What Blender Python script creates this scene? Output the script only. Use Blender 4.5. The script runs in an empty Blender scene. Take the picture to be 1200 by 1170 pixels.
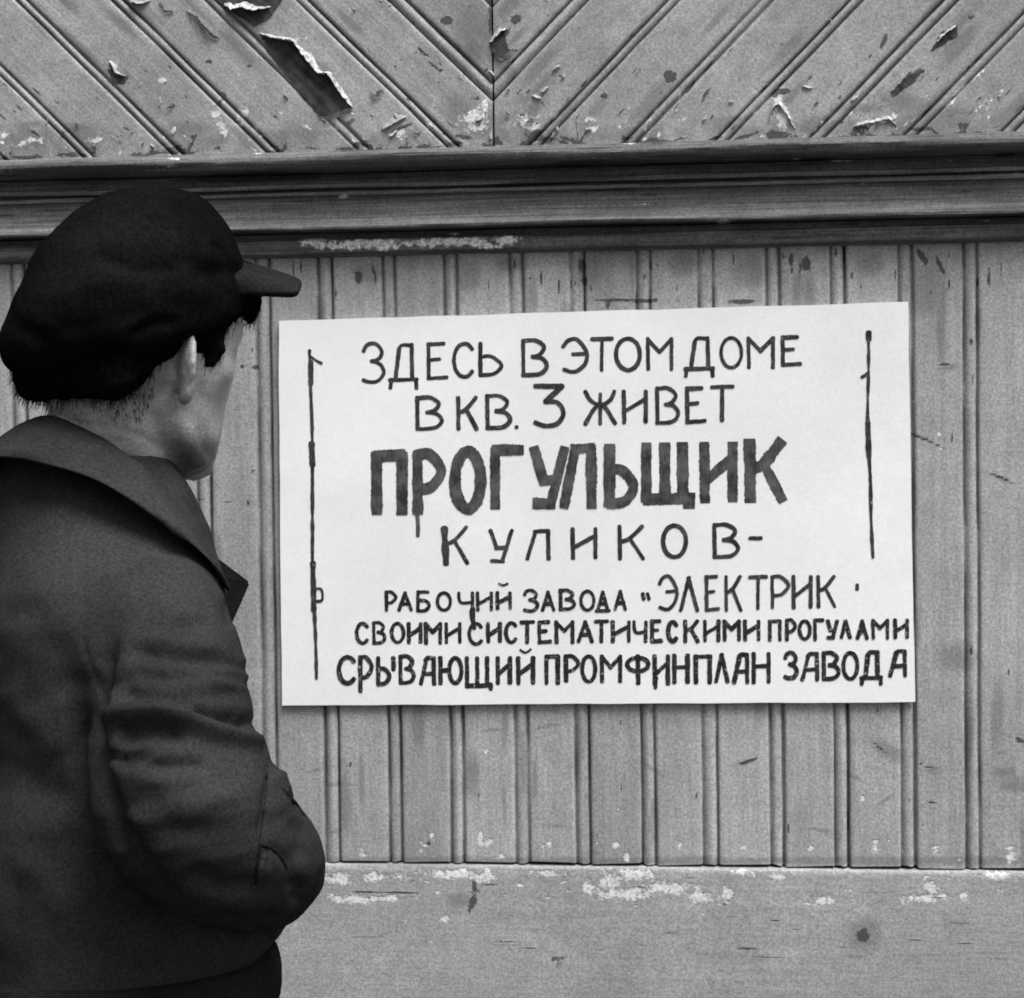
import bpy, bmesh, math, random
import numpy as np
from mathutils import Vector, Matrix, noise
random.seed(7)
SC = bpy.context.scene
COL = SC.collection

# ------------------------------------------------------------------ camera
F_PX = 2340.0                       # focal length in units of 1/1200 of the frame width
CAM = Vector((0.285, -2.6, 1.46))
YAW, PITCH, ROLL = math.radians(6.3), math.radians(1.6), 0.0118
dirv = Vector((-math.sin(YAW) * math.cos(PITCH), math.cos(YAW) * math.cos(PITCH), -math.sin(PITCH)))
r0 = dirv.cross(Vector((0, 0, 1))).normalized()
u0 = r0.cross(dirv).normalized()
RIGHT = r0 * math.cos(ROLL) - u0 * math.sin(ROLL)
UP = u0 * math.cos(ROLL) + r0 * math.sin(ROLL)
cd = bpy.data.cameras.new("camera")
cam = bpy.data.objects.new("camera", cd)
COL.objects.link(cam)
M = Matrix((RIGHT, UP, -dirv)).transposed().to_4x4()
M.translation = CAM
cam.matrix_world = M
cd.sensor_fit = 'HORIZONTAL'
cd.sensor_width = 36
cd.lens = F_PX / 1200 * 36
cd.clip_start = 0.05
cd.clip_end = 300
SC.camera = cam


def at(px, py, y=0.0):
    """point of the place that shows at photo pixel (px, py) on the vertical plane Y = y"""
    v = dirv * F_PX + RIGHT * (px - 600) - UP * (py - 585)
    t = (y - CAM.y) / v.y
    return CAM + v * t


def proj_np(P):
    V = P - np.array(CAM)
    d = V @ np.array(dirv)
    return 600 + F_PX * (V @ np.array(RIGHT)) / d, 585 - F_PX * (V @ np.array(UP)) / d


# ------------------------------------------------------------------ light
SUN_EL, SUN_AZ = math.radians(62), math.radians(140)     # soft light from above, behind the camera and to its right
w = bpy.data.worlds.new("World")
SC.world = w
w.use_nodes = True
nt = w.node_tree
nt.nodes.clear()
sky = nt.nodes.new('ShaderNodeTexSky')
sky.sky_type = 'NISHITA'
sky.sun_disc = False
sky.sun_elevation = SUN_EL
sky.sun_rotation = SUN_AZ
sky.dust_density = 5.0
bw = nt.nodes.new('ShaderNodeRGBToBW')
bg = nt.nodes.new('ShaderNodeBackground')
bg.inputs['Strength'].default_value = 0.09
wo = nt.nodes.new('ShaderNodeOutputWorld')
nt.links.new(sky.outputs[0], bw.inputs[0])
nt.links.new(bw.outputs[0], bg.inputs[0])
nt.links.new(bg.outputs[0], wo.inputs[0])
sd = bpy.data.lights.new("sun", 'SUN')
sd.energy = 2.2
sd.angle = math.radians(30)
sd.color = (1, 1, 1)
sun = bpy.data.objects.new("sun", sd)
COL.objects.link(sun)
sdir = Vector((math.sin(SUN_AZ) * math.cos(SUN_EL), math.cos(SUN_AZ) * math.cos(SUN_EL), math.sin(SUN_EL)))
sun.rotation_euler = sdir.to_track_quat('Z', 'Y').to_euler()
sun.location = (3, -4, 6)
SC.view_settings.view_transform = 'Standard'
SC.view_settings.look = 'None'
SC.view_settings.exposure = 1.02
SC.view_settings.gamma = 1.0
SC.cycles.filter_width = 1.9
SC.cycles.max_bounces = 6


# ------------------------------------------------------------------ helpers
def obj(name, bm, mat, parent=None, smooth=False):
    me = bpy.data.meshes.new(name)
    if parent is not None:
        bmesh.ops.translate(bm, vec=-parent.location, verts=bm.verts)
    bm.to_mesh(me)
    bm.free()
    return obj_me(name, me, mat, parent, smooth)


def obj_me(name, me, mat, parent=None, smooth=False):
    me.name = name
    me.materials.clear()
    me.materials.append(mat)
    o = bpy.data.objects.new(name, me)
    COL.objects.link(o)
    if parent is not None:
        o.parent = parent
    if smooth:
        me.polygons.foreach_set('use_smooth', [True] * len(me.polygons))
    return o


def sub(name, bm, mat, part, root, smooth=False):
    """a sub-part: child of a part whose mesh already sits in the root's space"""
    o = obj(name, bm, mat, root, smooth)
    o.parent = part
    return o


def thing(name, label, cat, loc=(0, 0, 0), group=None):
    o = bpy.data.objects.new(name, None)
    COL.objects.link(o)
    o.location = loc
    o.empty_display_size = 0.1
    o['label'] = label
    o['category'] = cat
    if group:
        o['group'] = group
    return o


def n1(x, y=0.0, z=0.0):
    return noise.noise(Vector((x, y, z)))


# ------------------------------------------------------------------ materials
class NT:
    def __init__(s, name):
        s.m = bpy.data.materials.new(name)
        s.m.use_nodes = True
        s.t = s.m.node_tree
        s.b = s.t.nodes['Principled BSDF']
        s.pos = s.t.nodes.new('ShaderNodeNewGeometry').outputs['Position']

    def link(s, a, b):
        if hasattr(a, 'node'):
            s.t.links.new(a, b)
        else:
            b.default_value = a

    def math(s, op, a, b=None, c=None, clamp=False):
        n = s.t.nodes.new('ShaderNodeMath')
        n.operation = op
        n.use_clamp = clamp
        s.link(a, n.inputs[0])
        if b is not None:
            s.link(b, n.inputs[1])
        if c is not None:
            s.link(c, n.inputs[2])
        return n.outputs[0]

    def mapping(s, loc=(0, 0, 0), rot=(0, 0, 0), scale=(1, 1, 1), kind='POINT', vec=None):
        n = s.t.nodes.new('ShaderNodeMapping')
        n.vector_type = kind
        n.inputs['Location'].default_value = loc
        n.inputs['Rotation'].default_value = rot
        n.inputs['Scale'].default_value = scale
        s.t.links.new(vec or s.pos, n.inputs['Vector'])
        return n.outputs[0]

    def noise(s, scale, detail=4, rough=0.55, vec=None, dist=0.0):
        n = s.t.nodes.new('ShaderNodeTexNoise')
        n.inputs['Scale'].default_value = scale
        n.inputs['Detail'].default_value = detail
        n.inputs['Roughness'].default_value = rough
        n.inputs['Distortion'].default_value = dist
        s.t.links.new(vec or s.pos, n.inputs['Vector'])
        return n.outputs['Fac']

    def ramp(s, v, a, b, lo=0.0, hi=1.0):
        n = s.t.nodes.new('ShaderNodeMapRange')
        n.interpolation_type = 'SMOOTHSTEP'
        s.link(v, n.inputs[0])
        n.inputs[1].default_value = a
        n.inputs[2].default_value = b
        n.inputs[3].default_value = lo
        n.inputs[4].default_value = hi
        return n.outputs[0]

    def mixv(s, f, a, b):
        n = s.t.nodes.new('ShaderNodeMix')
        n.data_type = 'FLOAT'
        s.link(f, n.inputs[0])
        s.link(a, n.inputs[2])
        s.link(b, n.inputs[3])
        return n.outputs[0]

    def patches(s, attr, edge_noise, amp=0.9, lo=0.75, hi=1.0):
        """mask of irregular patches of wear: distance stored on the mesh, edge broken up by noise"""
        n = s.t.nodes.new('ShaderNodeAttribute')
        n.attribute_name = attr
        d = s.math('ADD', n.outputs['Fac'], s.math('MULTIPLY', s.math('SUBTRACT', edge_noise, 0.5), amp * 2))
        return s.ramp(d, lo, hi, 1.0, 0.0)

    def grey(s, v, rough=0.7, spec=0.25, bump=None, bdist=0.001, bstr=0.5):
        c = s.t.nodes.new('ShaderNodeCombineColor')
        for i in range(3):
            s.link(v, c.inputs[i])
        s.t.links.new(c.outputs[0], s.b.inputs['Base Color'])
        s.link(rough, s.b.inputs['Roughness'])
        s.b.inputs['Specular IOR Level'].default_value = spec
        if bump is not None:
            n = s.t.nodes.new('ShaderNodeBump')
            n.inputs['Distance'].default_value = bdist
            n.inputs['Strength'].default_value = bstr
            s.t.links.new(bump, n.inputs['Height'])
            s.t.links.new(n.outputs[0], s.b.inputs['Normal'])
        return s.m


WEAR = {}


def paint(name, base, grain_rot=0.0, light=(), dark=(), faint=(), grain=1.0, wear=0.0, mott=1.0, horizontal=False, chip=0.68, board=None):
    """old oil paint on boards: mottle, grain along the board, chips to pale primer, bare dark wood"""
    k = NT(name)
    rot = (0, math.radians(grain_rot), 0)
    sc = (1 / 5, 1, 1 / 70) if horizontal else (1 / 70, 1, 1 / 5)
    g = k.noise(1.0, 5, 0.65, k.mapping(rot=rot, scale=sc, kind='TEXTURE'))
    big = k.noise(6, 4, 0.6)
    mid = k.noise(45, 4, 0.65)
    fine = k.noise(280, 3, 0.75)
    v = k.math('MULTIPLY', k.ramp(big, 0.25, 0.75, 1 - 0.13 * mott, 1 + 0.10 * mott), base)
    if board:
        sx = k.t.nodes.new('ShaderNodeSeparateXYZ')
        k.t.links.new(k.pos, sx.inputs[0])
        wn = k.t.nodes.new('ShaderNodeTexWhiteNoise')
        wn.noise_dimensions = '1D'
        k.t.links.new(k.math('FLOOR', k.math('DIVIDE', k.math('SUBTRACT', sx.outputs[0], board[0]), board[1])), wn.inputs['W'])
        v = k.math('MULTIPLY', v, k.ramp(wn.outputs['Value'], 0.0, 1.0, 0.90, 1.12))
    v = k.math('MULTIPLY', v, k.ramp(g, 0.25, 0.75, 1 - 0.10 * grain, 1 + 0.08 * grain))
    v = k.math('MULTIPLY', v, k.ramp(mid, 0.25, 0.75, 1 - 0.10 * mott, 1 + 0.08 * mott))
    v = k.math('MULTIPLY', v, k.ramp(fine, 0.3, 0.7, 0.70, 1.29))
    if horizontal and grain > 2:
        rid = k.noise(1.0, 4, 0.7, k.mapping(scale=(4, 1, 330)))
        v = k.math('MULTIPLY', v, k.ramp(rid, 0.3, 0.7, 0.62, 1.4))
        g = k.math('ADD', g, k.math('MULTIPLY', rid, 0.9))
    # tiny pits and specks of dirt
    pits = k.ramp(k.noise(130, 2, 0.5), 0.70, 0.76)
    v = k.mixv(k.math('MULTIPLY', pits, 0.55), v, base * 0.45)
    en = k.noise(95, 5, 0.7)
    en2 = k.noise(210, 4, 0.7)
    h = k.math('ADD', k.math('MULTIPLY', g, 0.9 * grain), k.math('MULTIPLY', mid, 0.35))
    if faint:
        f = k.patches('faint', en2, 0.5, 0.3, 1.05)
        v = k.mixv(k.math('MULTIPLY', f, 0.5), v, base * 0.35)
    if wear > 0:
        wm = k.ramp(k.math('ADD', k.noise(16, 6, 0.72), k.math('MULTIPLY', k.noise(3, 2), 0.35)), 0.90 - wear, 0.95 - wear)
        v = k.mixv(k.math('MULTIPLY', wm, 0.7), v, base * 1.6 + 0.05)
        h = k.math('SUBTRACT', h, k.math('MULTIPLY', wm, 0.6))
    if light:
        l = k.patches('chip', k.math('ADD', k.math('MULTIPLY', en, 0.65), k.math('MULTIPLY', en2, 0.35)), 2.2, 0.45, 1.0)
        v = k.mixv(k.math('MULTIPLY', l, k.ramp(k.noise(260, 4, 0.75), 0.33, 0.58, 0.2, 1.0)), v, chip)
        h = k.math('SUBTRACT', h, k.math('MULTIPLY', l, 0.9))
    if dark:
        d = k.patches('bare', en2, 0.7)
        v = k.mixv(k.math('MULTIPLY', d, 0.9), v, 0.05)
        h = k.math('SUBTRACT', h, k.math('MULTIPLY', d, 1.2))
    h = k.math('ADD', h, k.math('MULTIPLY', fine, 0.12))
    WEAR[name] = (light, dark, faint)
    return k.grey(v, 0.66, 0.16, h, 0.0019, 0.7)


def worn(o):
    """store on each vertex how far it lies from the listed patches of wear (1 = at a patch's rim)"""
    me = o.data
    P = np.empty(len(me.vertices) * 3)
    me.vertices.foreach_get('co', P)
    P = P.reshape(-1, 3)
    for nm, lst in zip(('chip', 'bare', 'faint'), WEAR[me.materials[0].name]):
        D = np.full(len(P), 4.0)
        for (px, py, rx, ry, rot) in lst:
            c = at(px, py)
            a = math.radians(rot)
            dx, dz = P[:, 0] - c.x, P[:, 2] - c.z
            ca, sa = math.cos(a), math.sin(a)
            D = np.minimum(D, np.hypot((dx * ca - dz * sa) / (rx / 900), (dx * sa + dz * ca) / (ry / 900)))
        me.attributes.new(nm, 'FLOAT', 'POINT').data.foreach_set('value', D)
    return o


def refine(bm, xlo, xhi, zlo, zhi, maxlen):
    for _ in range(4):
        es = [e for e in bm.edges if e.calc_length() > maxlen and all(xlo < v.co.x < xhi and zlo < v.co.z < zhi for v in e.verts)]
        if not es:
            break
        bmesh.ops.subdivide_edges(bm, edges=es, cuts=1, use_grid_fill=True)
    return bm


PAINT = 0.30
L_SILL = [(395, 1030, 26, 9, 0), (440, 1027, 16, 6, 0), (470, 1026, 12, 6, 0), (410, 1053, 34, 7, 3), (455, 1052, 30, 5, 0),
          (530, 1024, 40, 6, 0), (566, 1027, 20, 7, 0), (522, 1077, 6, 8, 0), (715, 1030, 22, 12, 0), (745, 1024, 30, 8, 0),
          (735, 1046, 44, 9, 0), (785, 1040, 34, 9, 0), (820, 1050, 22, 8, 0), (853, 1046, 8, 9, 0), (690, 1040, 10, 10, 0),
          (966, 1055, 18, 6, -5), (1092, 1040, 12, 8, 0), (1085, 1052, 34, 6, -3), (1130, 1050, 8, 8, 0), (910, 1026, 12, 5, 0),
          (1170, 1026, 30, 5, 0), (640, 1022, 24, 4, 0), (870, 1021, 14, 4, 0)]
D_SILL = [(905, 1148, 42, 2.2, 1), (875, 1112, 16, 2, 0), (787, 1105, 10, 1.8, 0), (784, 1128, 12, 1.8, 0), (750, 1128, 12, 1.4, 0),
          (595, 1103, 14, 1.4, 0), (620, 1111, 12, 1.2, 0), (555, 1056, 5, 9, 25), (553, 1062, 3, 12, 20), (556, 1040, 3, 14, 0),
          (430, 1045, 22, 1.6, 0), (470, 1046, 26, 1.6, 0), (745, 1145, 20, 1.2, 0), (900, 1122, 24, 1, 0)]
F_SILL = [(1011, 1096, 30, 29, 0), (480, 1012, 110, 7, 0), (640, 1011, 90, 6, 0), (850, 1014, 120, 5, 0), (1080, 1016, 90, 4, 0),
          (540, 1055, 20, 14, 0), (545, 1150, 4, 8, 0), (530, 1148, 3, 7, 0)]
rw = random.Random(31)
U = rw.uniform
for _ in range(70):
    L_SILL.append((U(330, 1200), U(1016, 1066) if rw.random() < .8 else U(1066, 1170), U(1.5, 7), U(1, 2.6), U(-15, 15)))
for _ in range(60):
    D_SILL.append((U(320, 1200), U(1018, 1170), U(4, 22), U(.5, 1.3), U(-5, 5)))
for _ in range(22):
    F_SILL.append((U(320, 1200), U(1040, 1170), U(20, 80), U(.8, 2.2), U(-4, 4)))
M_SILL = paint('painted_sill_board', PAINT * 1.0, light=L_SILL, dark=D_SILL + [(1011, 1097, 8.5, 8, 0)], faint=F_SILL, horizontal=True, grain=0.6)
L_PL = [(424, 998, 5, 7, 0), (500, 990, 5, 4, 0), (563, 982, 4, 12, 0), (572, 988, 4, 7, 0), (588, 1003, 6, 4, 0), (644, 988, 4, 6, 0), (722, 990, 5, 6, 0),
        (735, 1004, 5, 6, 0), (796, 990, 4, 5, 0), (872, 993, 5, 4, 0), (948, 993, 5, 5, 0), (1025, 994, 5, 7, 0), (1026, 985, 5, 3, 0),
        (1098, 996, 7, 8, 0), (1185, 1005, 8, 8, 0), (1184, 994, 6, 3, 0), (570, 880, 4, 4, 0), (563, 878, 3, 3, 0), (1010, 935, 4, 4, 0)]
D_PL = [(502, 989, 3.5, 3, 0), (1078, 513, 17, 2.2, 24), (1098, 522, 16, 1.4, 24), (1172, 560, 20, 2.2, 24), (1108, 427, 12, 1.8, -3), (1104, 437, 12, 1.2, -3),
        (1030, 876, 14, 2, 42), (1195, 868, 8, 3, 20), (876, 893, 14, 2.4, -18), (1090, 940, 9, 2, 12), (1086, 899, 14, 1.6, 14), (1138, 401, 2.5, 4, 0),
        (1102, 312, 3, 16, -25), (755, 353, 24, 2.5, 0), (712, 358, 3, 5, 0), (800, 352, 20, 1.5, 0), (870, 354, 20, 3, 0), (720, 352, 30, 2, 0),
        (284, 430, 3, 3, 0), (299, 431, 4, 3, 0), (296, 553, 4, 2.5, 0), (291, 590, 2, 5, 0), (234, 586, 10, 1.2, 0), (266, 589, 9, 1.2, 0),
        (682, 312, 5, 10, 0), (685, 330, 4, 6, 0), (420, 325, 5, 9, 0), (927, 305, 3, 9, 0), (945, 310, 5, 10, 0), (1080, 300, 4, 12, -35)]
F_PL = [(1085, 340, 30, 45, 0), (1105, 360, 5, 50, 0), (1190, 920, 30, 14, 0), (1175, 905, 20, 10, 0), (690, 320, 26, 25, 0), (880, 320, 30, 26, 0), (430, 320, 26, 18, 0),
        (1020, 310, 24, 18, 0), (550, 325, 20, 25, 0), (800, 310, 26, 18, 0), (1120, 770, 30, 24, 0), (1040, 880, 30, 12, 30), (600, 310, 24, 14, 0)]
F_PL += [(1082, 514, 22, 4, 24), (1172, 561, 24, 4, 24), (1112, 430, 16, 6, -3), (1030, 876, 16, 4, 42), (876, 893, 18, 4, -18), (1092, 905, 18, 3, 14), (1150, 600, 40, 2, 20)]
L_PL += [(1104, 526, 18, 1, 24), (1190, 572, 16, 1, 24), (1112, 440, 14, 1, -3), (1110, 434, 10, .8, -3)]
F_PL += [(x_, 1009, 90, U(4, 8), 0) for x_ in range(330, 1240, 70)]
for _ in range(60):
    L_PL.append((U(330, 1200), U(975, 1010) if rw.random() < .6 else U(300, 1000), U(1, 3), U(1, 4), U(-20, 20)))
for _ in range(70):
    D_PL.append((U(10, 1200), U(300, 1010), U(.6, 1.8), U(2, 9), U(-12, 12)))
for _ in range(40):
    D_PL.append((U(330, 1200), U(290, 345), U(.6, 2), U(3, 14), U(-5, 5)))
for _ in range(50):
    F_PL.append((U(10, 1200), U(290, 1010), U(3, 12), U(20, 70), U(-4, 4)))
for _ in range(14):
    F_PL.append((U(330, 1200), U(840, 1000), U(10, 26), U(2, 4), U(-35, 35)))
M_PLANK = paint('painted_vertical_boards', PAINT, light=L_PL, dark=D_PL, faint=F_PL, grain=1.3, board=(at(389, 915).x, (at(1065, 915).x - at(389, 915).x) / 9))
L_DG = [(548, 140, 12, 10, 0), (560, 150, 16, 5, 0), (612, 142, 10, 10, 0), (625, 150, 12, 6, 0), (285, 132, 10, 7, -40), (262, 155, 6, 14, -30), (252, 135, 8, 6, 0),
        (280, 146, 8, 3, 0), (910, 118, 8, 10, 0), (917, 140, 12, 16, 0), (907, 135, 5, 12, 0), (1033, 142, 14, 4, -8), (1045, 137, 5, 5, 0), (1008, 147, 8, 3, 0),
        (1125, 105, 14, 3, -42), (1115, 120, 8, 4, -42), (1150, 85, 16, 2, -42), (700, 152, 14, 5, 0), (470, 160, 7, 12, 0), (120, 165, 20, 5, 0), (40, 165, 20, 4, 0),
        (692, 140, 10, 3, 20), (345, 48, 14, 3, -10), (5, 160, 10, 5, 0), (190, 95, 8, 4, 0)]
D_DG = [(917, 107, 12, 4, 0), (908, 110, 4, 5, 0), (1113, 40, 12, 5, -42), (1098, 52, 12, 2.2, -42), (1066, 92, 22, 4, -38), (1036, 48, 3, 11, 25), (1138, 20, 4, 3, 0),
        (785, 90, 8, 8, 0), (496, 62, 10, 2.4, 42), (510, 78, 12, 2, 42), (523, 24, 8, 6, 0), (605, 22, 8, 5, 0), (575, 20, 3, 22, 0), (583, 58, 8, 5, -40),
        (590, 68, 12, 3, 30), (592, 40, 10, 3, -48), (257, 120, 8, 2, -40), (228, 160, 5, 3, 0), (470, 150, 18, 2.2, -22), (237, 32, 24, 2, 44),
        (245, 72, 5, 3, 0), (292, 77, 3, 3, 0), (205, 176, 18, 4, 0), (380, 172, 5, 5, 0), (165, 182, 14, 3, 0), (1130, 148, 32, 3, 0), (1090, 150, 30, 2, 0),
        (1010, 150, 14, 2.5, 0), (943, 150, 6, 4, 40), (902, 153, 4, 6, 0), (708, 112, 5, 4, 0), (718, 160, 10, 2.5, -20), (562, 115, 6, 3, 0), (445, 108, 6, 3, 0),
        (130, 85, 8, 3, 60), (140, 92, 10, 3, -15), (262, 110, 6, 1.5, 40), (20, 185, 40, 3, 0), (600, 165, 60, 1.5, 0), (630, 155, 8, 4, 0)]
F_DG = [(560, 40, 40, 60, 0), (650, 160, 90, 22, 0), (300, 165, 180, 18, 0), (60, 165, 110, 20, 0), (1000, 150, 110, 12, 0), (575, 150, 14, 30, 0), (540, 130, 30, 30, 0),
        (290, 22, 40, 18, 40), (1060, 120, 40, 16, 10), (470, 165, 60, 18, 0)]
for _ in range(130):
    x_ = U(0, 1200)
    a_ = 44 if x_ < 578 else -46
    L_DG.append((x_, 184 - x_ * .024 - abs(rw.gauss(0, 22)), U(1.5, 8), U(1, 2.6), a_ + U(-25, 25)))
for _ in range(170):
    x_ = U(0, 1200)
    a_ = 44 if x_ < 578 else -46
    D_DG.append((x_, 184 - x_ * .024 - abs(rw.gauss(0, 60)), U(2, 10), U(.6, 1.8), a_ + U(-12, 12)))
for _ in range(110):
    x_ = U(0, 1200)
    D_DG.append((x_, 186 - x_ * .024 - abs(rw.gauss(0, 7)), U(3, 18), U(.8, 3), -1.5 + U(-12, 12)))
for _ in range(40):
    x_ = U(0, 1200)
    F_DG.append((x_, 180 - x_ * .024 - abs(rw.gauss(0, 14)), U(15, 60), U(5, 14), -1.5))
for _ in range(70):
    x_ = U(420, 700)
    D_DG.append((x_, U(0, 165), U(1, 3), U(1, 2.5), U(0, 90)))
for _ in range(40):
    x_ = U(0, 1200)
    F_DG.append((x_, U(0, 175), U(15, 60), U(4, 12), (44 if x_ < 578 else -46)))
M_DIAG2 = paint('painted_right_slanting_boards', PAINT * 0.93, grain_rot=45, light=L_DG, dark=D_DG, faint=F_DG, wear=0.06, mott=1.5)
M_DIAG = paint('painted_slanting_boards', PAINT * 0.93, grain_rot=-45, light=L_DG, dark=D_DG, faint=F_DG, wear=0.06, mott=1.5)
L_MO = [(400, 289, 38, 6, 0), (450, 288, 40, 7, 0), (500, 286, 40, 6, 0), (550, 285, 40, 6, 0), (595, 283, 20, 7, 0), (407, 233, 7, 3, 0), (218, 193, 8, 2, 0),
        (985, 190, 14, 1.5, 0), (1113, 189, 6, 1.5, 0), (300, 250, 16, 1.5, 0)]
D_MO = [(120, 205, 120, 4, 0), (300, 210, 100, 5, 0), (660, 215, 100, 4, -3), (30, 188, 40, 4, 0)]
for _ in range(60):
    D_MO.append((U(0, 1200), U(165, 285), U(10, 60), U(.6, 1.8), -1.5))
for _ in range(45):
    L_MO.append((U(0, 1200), U(165, 280), U(2, 14), U(.5, 1.2), -1.5))
L_MO += [(U(360, 610), U(281, 292), U(8, 22), U(2, 5), 0) for _ in range(14)]
M_MOULD = paint('painted_moulding', 0.12, light=L_MO, dark=D_MO, horizontal=True, grain=2.2, mott=1.6, chip=0.92)

k = NT('bare_weathered_wood')
g = k.noise(1.0, 5, 0.65, k.mapping(rot=(0, math.radians(-45), 0), scale=(1 / 150, 1, 1 / 9), kind='TEXTURE'))
M_BARE = k.grey(k.math('MULTIPLY', k.ramp(g, 0.25, 0.8, 0.5, 1.5), k.ramp(k.noise(70, 4), 0.3, 0.7, 0.03, 0.07)), 0.85, 0.05, g, 0.002, 0.7)
k = NT('lifted_paint_flake')
M_FLAKE = k.grey(k.ramp(k.noise(190, 4, 0.7), 0.35, 0.65, 0.18, 0.56), 0.7, 0.2, k.noise(300, 3), 0.0006, 0.5)
k = NT('lifted_paint_flake_grey')
M_FLAKED = k.grey(k.ramp(k.noise(160, 3), 0.3, 0.7, 0.22, 0.36), 0.7, 0.2, k.noise(300, 3), 0.0006, 0.5)
k = NT('white_notice_card')
s1 = k.ramp(k.noise(5, 4), 0.3, 0.7, 0.70, 0.76)
s1 = k.math('MULTIPLY', s1, k.ramp(k.noise(360, 2, 0.7), 0.3, 0.7, 0.955, 1.03))
s1 = k.math('MULTIPLY', s1, k.ramp(k.noise(60, 4, 0.7), 0.3, 0.75, 0.975, 1.015))
M_CARD = k.grey(s1, 0.75, 0.15, k.noise(140, 4), 0.0005, 0.4)


def ink(name, lo, hi, streak=(900, 1, 60), a=0.3, b=0.75, bare=0.0):
    k = NT(name)
    st = k.noise(1, 4, 0.7, k.mapping(scale=streak))
    bl = k.noise(55, 3, 0.6)
    v = k.ramp(k.math('ADD', k.math('MULTIPLY', st, 0.45), k.math('MULTIPLY', bl, 0.55)), a, b, lo, hi)
    if bare > 0:
        wv = k.ramp(k.noise(230, 3, 0.7), 0.62 - bare, 0.75 - bare)
        v = k.mixv(k.math('MULTIPLY', wv, 0.6), v, 0.5)
    return k.grey(v, 0.6, 0.2)


M_INK = ink('brushed_black_ink', 0.008, 0.06, (60, 1, 60), bare=0.02)
M_INKB = ink('streaky_grey_black_ink', 0.016, 0.10, (420, 1, 55), 0.33, 0.66)
M_INKD = ink('dense_black_ink', 0.006, 0.03, (80, 1, 80), bare=0.05)

k = NT('asphalt_footway')
M_GROUND = k.grey(k.math('MULTIPLY', k.ramp(k.noise(8, 6), 0.3, 0.7, 0.04, 0.07), k.ramp(k.noise(300, 2), 0.3, 0.7, 0.8, 1.2)), 0.9, 0.2, k.noise(180, 3), 0.004, 0.6)


def cloth(name, val, weave=900, var=0.25, sheen=0.0, bump=0.0012):
    k = NT(name)
    bigv = k.ramp(k.noise(9, 5, 0.6), 0.3, 0.7, 1 - var, 1 + var)
    f = k.ramp(k.noise(weave * 0.42, 3, 0.75), 0.3, 0.7, 0.66, 1.34)
    v = k.math('MULTIPLY', k.math('MULTIPLY', bigv, f), val)
    hh = k.math('ADD', k.math('MULTIPLY', k.noise(weave * 0.55, 3), 0.16), k.math('MULTIPLY', k.noise(60, 4), 1.0))
    m = k.grey(v, 1.0, 0.0, hh, bump, 0.8)
    if sheen:
        k.b.inputs['Sheen Weight'].default_value = sheen
        k.b.inputs['Sheen Roughness'].default_value = 0.6
    return m


M_JACKET = cloth('dark_jacket_cloth', 0.026, bump=0.0006)
M_COLLAR = cloth('dark_jacket_collar_cloth', 0.027, bump=0.0006)
M_CAP = cloth('black_cap_cloth', 0.0058, 620, 0.35, 0.0, 0.002)
M_VISOR = cloth('cap_visor_cloth', 0.015, 700, 0.2)
M_TROU = cloth('black_trouser_cloth', 0.012)
M_HAIR = cloth('black_hair', 0.0045, 600, 0.3, 0.0, 0.003)
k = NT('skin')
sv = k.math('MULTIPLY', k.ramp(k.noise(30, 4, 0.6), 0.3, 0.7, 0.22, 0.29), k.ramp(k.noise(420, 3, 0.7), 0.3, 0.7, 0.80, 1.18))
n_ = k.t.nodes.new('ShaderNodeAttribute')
n_.attribute_name = 'chin_tone'
chin_mix = k.ramp(k.math('ADD', n_.outputs['Fac'], k.math('MULTIPLY', k.math('SUBTRACT', k.noise(260, 4, 0.85), 0.5), 1.1)), 0.2, 1.3, 1.0, 0.0)
sv = k.mixv(k.math('MULTIPLY', chin_mix, 0.82), sv, 0.045)  # darker, noise-broken tone on the chin and under the jaw
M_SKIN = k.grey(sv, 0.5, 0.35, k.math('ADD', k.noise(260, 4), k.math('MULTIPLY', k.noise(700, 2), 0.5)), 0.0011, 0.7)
k = NT('boot_leather')
M_BOOT = k.grey(0.02, 0.5, 0.4, k.noise(60, 4), 0.001, 0.5)

# ------------------------------------------------------------------ ground
bm = bmesh.new()
bmesh.ops.create_grid(bm, x_segments=4, y_segments=4, size=60, matrix=Matrix.Translation((0, -30, 0)))
for v in bm.verts:
    v.co.y = min(v.co.y, 30)
g = obj('pavement', bm, M_GROUND)
g['kind'] = 'structure'

# ------------------------------------------------------------------ the boarded house wall
WX0, WX1, WTOP = -4.2, 4.2, 3.3
wall = thing('house_wall', 'painted wooden house wall with slanting boards above a dark moulding and upright beaded boards below', 'wall', (0, 0, 0))
z_mt = at(600, 174).z               # top of the moulding
z_mb = at(600, 297).z               # its foot
z_sill = at(800, 1016.5).z
x_seam = at(578, 100).x


def zz(py):
    return at(600, py).z


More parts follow.
